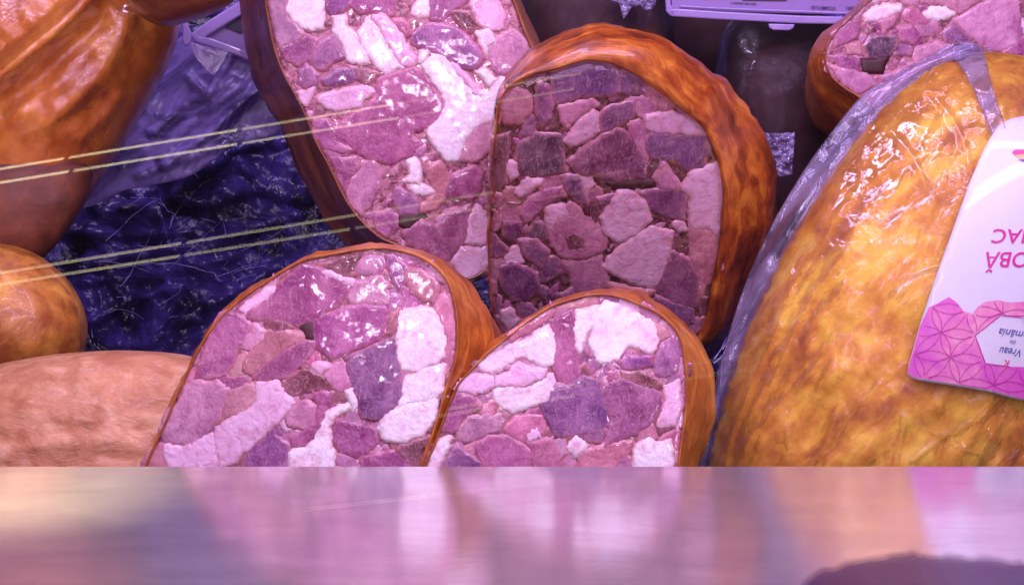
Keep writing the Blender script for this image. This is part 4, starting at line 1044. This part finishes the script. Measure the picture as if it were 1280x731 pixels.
o = mesh_obj('plastic_bag', PT(pts[:, 0], pts[:, 1], .84-hx), f, m); tag(o, 'folded translucent violet plastic bag below the small price holder', 'plastic bag'); o.modifiers.new('t', 'SOLIDIFY').thickness = .0004

# shredded fibres on the blue sheet
def fibres(name, starts, seed, label, mat, dfun):
    rnd = random.Random(seed); V = []; Fs = []
    for (x, y, ang, ln, w, curl) in starts:
        a = ang; p = []; k = max(4, int(ln/4))
        for i in range(k):
            p.append((x, y)); a += rnd.uniform(-curl, curl); x += math.cos(a)*4; y += math.sin(a)*4
        i0 = len(V)
        lift = rnd.uniform(.003, .016)
        for i, (a_, b_) in enumerate(p):
            j = (p[min(i+1, k-1)][0]-p[max(i-1, 0)][0], p[min(i+1, k-1)][1]-p[max(i-1, 0)][1]); q = math.hypot(*j)+1e-6
            nx_, ny_ = -j[1]/q, j[0]/q; ww = w*(1-.6*i/k); d = dfun(a_, b_)-lift
            for (s, dz) in ((1, 0), (0, -ww*.0004), (-1, 0), (0, ww*.0004)):
                V.append(PT(a_+nx_*ww*s*.5, b_+ny_*ww*s*.5, np.float64(d+dz)))
            if i:
                for s in range(4): A = i0+4*i; Fs.append((A-4+s, A-4+(s+1) % 4, A+(s+1) % 4, A+s))
    o = mesh_obj(name, np.array(V), Fs, mat); tag(o, label, 'fibres', kind='stuff'); return o
rnd = random.Random(3); st = []
FIB = plain_mat('fibre_lilac', (.45, .40, .95), .45, .3, .7, .0005, 120)
ldepth = lambda x, y: .93-.00016*(y-200)+.018*fbm(x/130, y/130, 3, 3)+.010*abs(fbm(x/55, y/40, 6, 3))
def cluster(n, cx, cy, sx, sy, a0, sp, ln, w, curl):
    for _ in range(int(n*(.22 if curl < .4 else .06))): st.append((rnd.gauss(cx, sx), rnd.gauss(cy, sy), a0+rnd.gauss(0, sp), rnd.uniform(*ln), rnd.uniform(*w), curl))
cluster(26, 200, 320, 70, 14, R(-18), .18, (40, 130), (.8, 1.8), .10)
cluster(30, 230, 345, 60, 18, R(-22), .25, (40, 110), (.8, 1.8), .14)
cluster(26, 150, 385, 30, 20, R(-20), .6, (15, 60), (.8, 1.8), .35)
cluster(46, 215, 400, 30, 14, R(0), 2.0, (10, 40), (.8, 2.0), .6)
cluster(12, 130, 330, 30, 8, R(-10), .15, (60, 120), (.8, 1.6), .08)
cluster(60, 205, 272, 9, 18, R(75), .7, (8, 40), (.7, 2.0), .6)
cluster(60, 250, 215, 26, 14, R(-42), .45, (8, 40), (.6, 1.7), .5)
cluster(16, 320, 215, 34, 16, R(-15), .4, (14, 50), (.7, 1.5), .4)
cluster(14, 280, 300, 60, 30, R(-30), .7, (14, 60), (.7, 1.4), .3)
cluster(7, 170, 245, 10, 8, R(10), .3, (40, 80), (.8, 1.5), .15)
fibres('shredded_fibres', st, 4, 'fine lilac fibres strewn over the dark blue plastic', FIB, ldepth)
st = []
cluster(40, 905, 445, 14, 18, R(-50), .35, (25, 60), (1.0, 2.4), .12)
fibres('shredded_fibres', st, 8, 'tuft of blue plastic strands between the round front half and the packed sausage', FIB, lambda x, y: .70)

# ================================================================ price holders
CLR = plain_mat('holder_plastic', (.36, .25, .58), .18, .6, .15, .0003, 60)
CLR2 = film_mat('holder_clear', tint=(.85, .8, .95), scale=20, bumpd=.002, rough=.08, fac=.14, haze=.5, hazecol=(.6, .45, .85))
CARD = plain_mat('price_card', (.28, .17, .44), .5, 0, .1, .0001, 90); INKB = plain_mat('ink_black', (.03, .015, .05), .5, var=.1)
def slab(name, poly, pl, front, thick, mat, parent, bev=0):
    V = np.vstack([pl.pt(np.array([p[0] for p in poly]), np.array([p[1] for p in poly]), np.full(len(poly), front)),
                   pl.pt(np.array([p[0] for p in poly]), np.array([p[1] for p in poly]), np.full(len(poly), front-thick))])
    n = len(poly); Fs = [tuple(range(n)), tuple(range(2*n-1, n-1, -1))]+[(i, (i+1) % n, n+(i+1) % n, n+i) for i in range(n)]
    o = mesh_obj(name, V, Fs, mat, parent, smooth=False); fix_normals(o)
    if bev: b = o.modifiers.new('b', 'BEVEL'); b.width = bev; b.segments = 2
    return o
TG = Plane(960, 0, .80, 0, -10)
tg = thing('price_holder', 'wide clear plastic price holder across the top, with a printed card in it', 'price holder', TG.pt(960, 20, 0))
slab('card', [(836, -80), (1100, -80), (1100, 16), (1040, 18), (900, 15), (840, 10)], TG, 0, .001, CARD, tg)
slab('bottom_rail', [(834, 15), (838, 21), (900, 25), (1000, 30), (1078, 31), (1084, 22), (1000, 20), (900, 15), (842, 11)], TG, .003, .004, CLR, tg, .0008)
slab('lip', [(850, 7), (900, 10), (1090, 17), (1090, 19.5), (900, 12.5), (848, 9.5)], TG, .0034, .002, CLR, tg, .0004)
slab('side_rail', [(826, -80), (832, -80), (838, 6), (845, 18), (838, 21), (832, 15)], TG, .003, .004, CLR, tg, .0008)
slab('tab', [(959, 30), (992, 31), (990, 36), (984, 38.5), (965, 38), (960, 35)], TG, .004, .002, CLR, tg, .0006)
slab('printed_block', [(928, -20), (983, -20), (983, 1.5), (960, 1.5), (928, 1)], TG, .0006, .0004, INKB, tg)
tp = lambda a, b: TG.pt(a, b, np.full(len(a), .0006))
text_mesh('lettering', 'GU10M0273', 1013.5, 0.8, 6.2, .04, INKB, tg, lambda a, b: tp(a, 4.2+(4.2-b)+.04*(a-1013)*2), .95, 0, .01)
text_mesh('lettering', '1905', 1056, 2.2, 6.2, .04, INKB, tg, lambda a, b: tp(a, 5.2+(5.2-b)+.04*(a-1056)*2), .95, 0, .01)
text_mesh('lettering', 'I sunteti cea mai', 913, 5, 4.4, .05, INKB, tg, tp, 1.1, 0, .02)

T2 = Plane(280, 40, .80, 10, -5)
t2 = thing('price_holder', 'small violet plastic price holder with crossing rails beside the tall half', 'price holder', T2.pt(260, 50, 0))
slab('card', [(252, 50), (330, 4), (345, 4), (352, 88), (330, 78)], T2, 0, .001, CARD, t2)
slab('upper_rail', [(238, 44), (256, 30), (300, 2), (330, -24), (352, -20), (322, 8), (262, 44), (246, 56)], T2, .004, .004, CLR, t2, .001)
slab('lower_rail', [(246, 46), (262, 48), (300, 62), (352, 84), (350, 92), (295, 70), (245, 54)], T2, .0045, .004, CLR, t2, .001)
slab('hook', [(229, 26), (234, 28), (241, 44), (239, 56), (232, 60), (228, 52), (229, 40)], T2, .006, .003, CLR, t2, .001)
slab('printed_block', [(280, 34), (322, 8), (350, 8), (350, 44), (322, 32), (300, 42)], T2, .0008, .0006, INKB, t2)
text_mesh('lettering', 'CÂRN', 305, 42, 11, R(-4), CARD, t2, lambda a, b: T2.pt(a, b, np.full(len(a), .0016)), 1, 0, .01)
slab('clear_flap', [(238, 55), (285, 66), (282, 76), (268, 96), (262, 92), (246, 74)], T2, .010, .0012, CLR2, t2)

def crumple(name, poly, d, seed, mat, label, cat):
    p = resample(poly, 2.0); pts, f, n = tri(p, 2.2)
    hx = np.array([.006*abs(fbm(a/9, b/9, seed, 3))+.002*fbm(a/4, b/4, seed, 2) for a, b in pts])
    o = mesh_obj(name, PT(pts[:, 0], pts[:, 1], d-hx), f, mat); tag(o, label, cat); o.modifiers.new('t', 'SOLIDIFY').thickness = .0005
CLR3 = film_mat('crumpled_clear', tint=(.7, .62, .85), scale=45, bumpd=.002, rough=.12, fac=.02, haze=.32, hazecol=(.62, .5, .85))
crumple('film_scrap', [(955, 166), (975, 167), (994, 166), (992, 190), (990, 218), (975, 221), (970, 216), (970, 202), (962, 192), (957, 180)], .74, 3, CLR3, 'crumpled clear film end hanging in the dark gap beside the browned half', 'film scrap')
crumple('film_scrap', [(762, -20), (765, 2), (774, 4), (779, 24), (782, 22), (790, 8), (800, 8), (806, 13), (815, 12), (822, -2), (824, -20)], .78, 5, CLR3, 'ragged clear film scrap poking down at the top edge left of the wide price holder', 'film scrap')

# ================================================================ glass front and light
m, nt, out, N, L = nodes('clear_glass')
T = N('ShaderNodeBsdfTransparent'); T.inputs[0].default_value = (.99, .985, .995, 1)
G = N('ShaderNodeBsdfGlossy'); G.inputs['Roughness'].default_value = 0.0
M = N('ShaderNodeMixShader'); M.inputs[0].default_value = .06
L(T.outputs[0], M.inputs[1]); L(G.outputs[0], M.inputs[2]); L(M.outputs[0], out.inputs[0])
GY = .2
o = box('glass_panel', (-.5, GY, -.15), (.5, GY+.002, .6), m); tag(o, 'clear front glass of the display case, streaked with reflected lamp lines', 'glass')

def area(name, loc, target, sx, sy, power, col, spread=180):
    l = bpy.data.lights.new(name, 'AREA'); l.shape = 'RECTANGLE'; l.size = sx; l.size_y = sy; l.energy = power; l.color = col; l.spread = R(spread)
    o = bpy.data.objects.new(name, l); C.objects.link(o); o.location = loc
    d = Vector(target)-Vector(loc); o.rotation_euler = d.to_track_quat('-Z', 'Y').to_euler(); return o
LC = (.80, .59, 1.0)
area('case_lamp', (0, .42, .66), (0, .56, 0), 1.1, .03, 4.6, LC)
area('case_lamp', (-.1, .72, .55), (-.05, .78, 0), .9, .03, 2.8, LC)
area('case_lamp', (.12, .24, .55), (0, .58, 0), .9, .05, 4.4, LC)
area('hall_fill', (-.5, -.6, 1.3), (0, .5, 0), 0.5, .3, 5.0, (.95, .74, 1))  # unseen fill from the camera side, stands in for the hall lighting
area('glint_helper', (.08, -.14, .47), (.1, .55, .05), .05, .05, .45, (1, .85, 1))  # these small lights are added out of frame, only for wet and film glints
area('glint_helper', (.30, -.02, .22), (.2, .5, .0), .04, .04, .4, (1, .88, 1))
area('glint_helper', (-.25, -.05, .40), (-.07, .5, .03), .04, .04, .26, (1, .85, 1))
area('glint_helper', (.13, -.05, .40), (.02, .5, .03), .04, .04, .26, (1, .85, 1))
w = bpy.data.lights.new('warm_helper_spot', 'SPOT'); w.energy = 60; w.color = (1, .86, .5); w.spot_size = R(12); w.spot_blend = .9; w.shadow_soft_size = .02  # added spot out of frame, puts a warm glow on the ledge's left end
wo = bpy.data.objects.new('warm_helper_spot', w); C.objects.link(wo); wo.location = (-.17, .30, .5)
wo.rotation_euler = (Vector((-.155, .395, 0))-wo.location).to_track_quat('-Z', 'Y').to_euler()

# ceiling tubes of the hall behind the camera: seen only mirrored in the glass
def mirror_pt(px, py, dist):
    r = PT(px, py, np.float64(1.0))-CAM; r = r/np.linalg.norm(r)
    t = (GY-CAM[1])/r[1]; Q = CAM+r*t; rr_ = r*np.array([1, -1, 1]); return Vector(Q+rr_*dist), Vector(Q)
def tube(p0, p1, power, wid=.0022, dist=1.2):
    A, Q0 = mirror_pt(*p0, dist); B, Q1 = mirror_pt(*p1, dist); c = (A+B)/2; Q = (Q0+Q1)/2
    l = bpy.data.lights.new('hall_tube', 'AREA'); l.shape = 'RECTANGLE'; l.size = (B-A).length; l.size_y = wid; l.color = (1, .86, .50)
    l.energy = power*l.size*wid*math.pi
    o = bpy.data.objects.new('hall_tube', l); C.objects.link(o); o.location = c
    x = (B-A).normalized(); z = -(Q-c).normalized(); y = z.cross(x).normalized(); z = x.cross(y)
    o.rotation_euler = Matrix((x, y, z)).transposed().to_euler()
def row(a, b, gaps, rad, wid=.0016):
    a = np.array(a, float); b = np.array(b, float); s = [0]+[g for g in gaps]+[1]
    for i in range(len(s)-1):
        t0 = s[i]+(.004 if i else 0); t1 = s[i+1]-.004
        tube(tuple(a+(b-a)*t0), tuple(a+(b-a)*t1), rad*max(.06, 1-1.0*((s[i]+s[i+1])/2)**1.3), wid)
row((-60, 222), (730, 92), [.18, .455, .70], 9.5)
row((-60, 239), (720, 112), [.19, .46, .72], 9.5)
row((-60, 352), (790, 213), [.34, .60, .80], 5.5)
row((-60, 366), (760, 236), [.35, .61, .80], 5.5)
row((560, 512), (940, 448-5), [.45], 2.6)
row((540, 522), (940, 462), [.45], 2.6)
row((380, 638), (690, 604), [.5], 1.6)

wd = bpy.data.worlds.new('World'); sc.world = wd; wd.use_nodes = True
wd.node_tree.nodes['Background'].inputs[0].default_value = (.34, .24, .46, 1); wd.node_tree.nodes['Background'].inputs[1].default_value = .09

cam = bpy.data.cameras.new('camera'); co = bpy.data.objects.new('camera', cam); C.objects.link(co)
co.location = CAM; co.rotation_euler = (math.pi/2-PITCH, 0, 0)
cam.sensor_width = 36; cam.lens = 36*F/W; cam.clip_start = .01; cam.clip_end = 20
sc.camera = co
sc.view_settings.view_transform = 'Standard'; sc.view_settings.look = 'None'; sc.view_settings.exposure = -0.1; sc.view_settings.gamma = 1
sc.cycles.use_denoising = True
sc.cycles.max_bounces = 8; sc.cycles.transparent_max_bounces = 16; sc.cycles.sample_clamp_indirect = 6
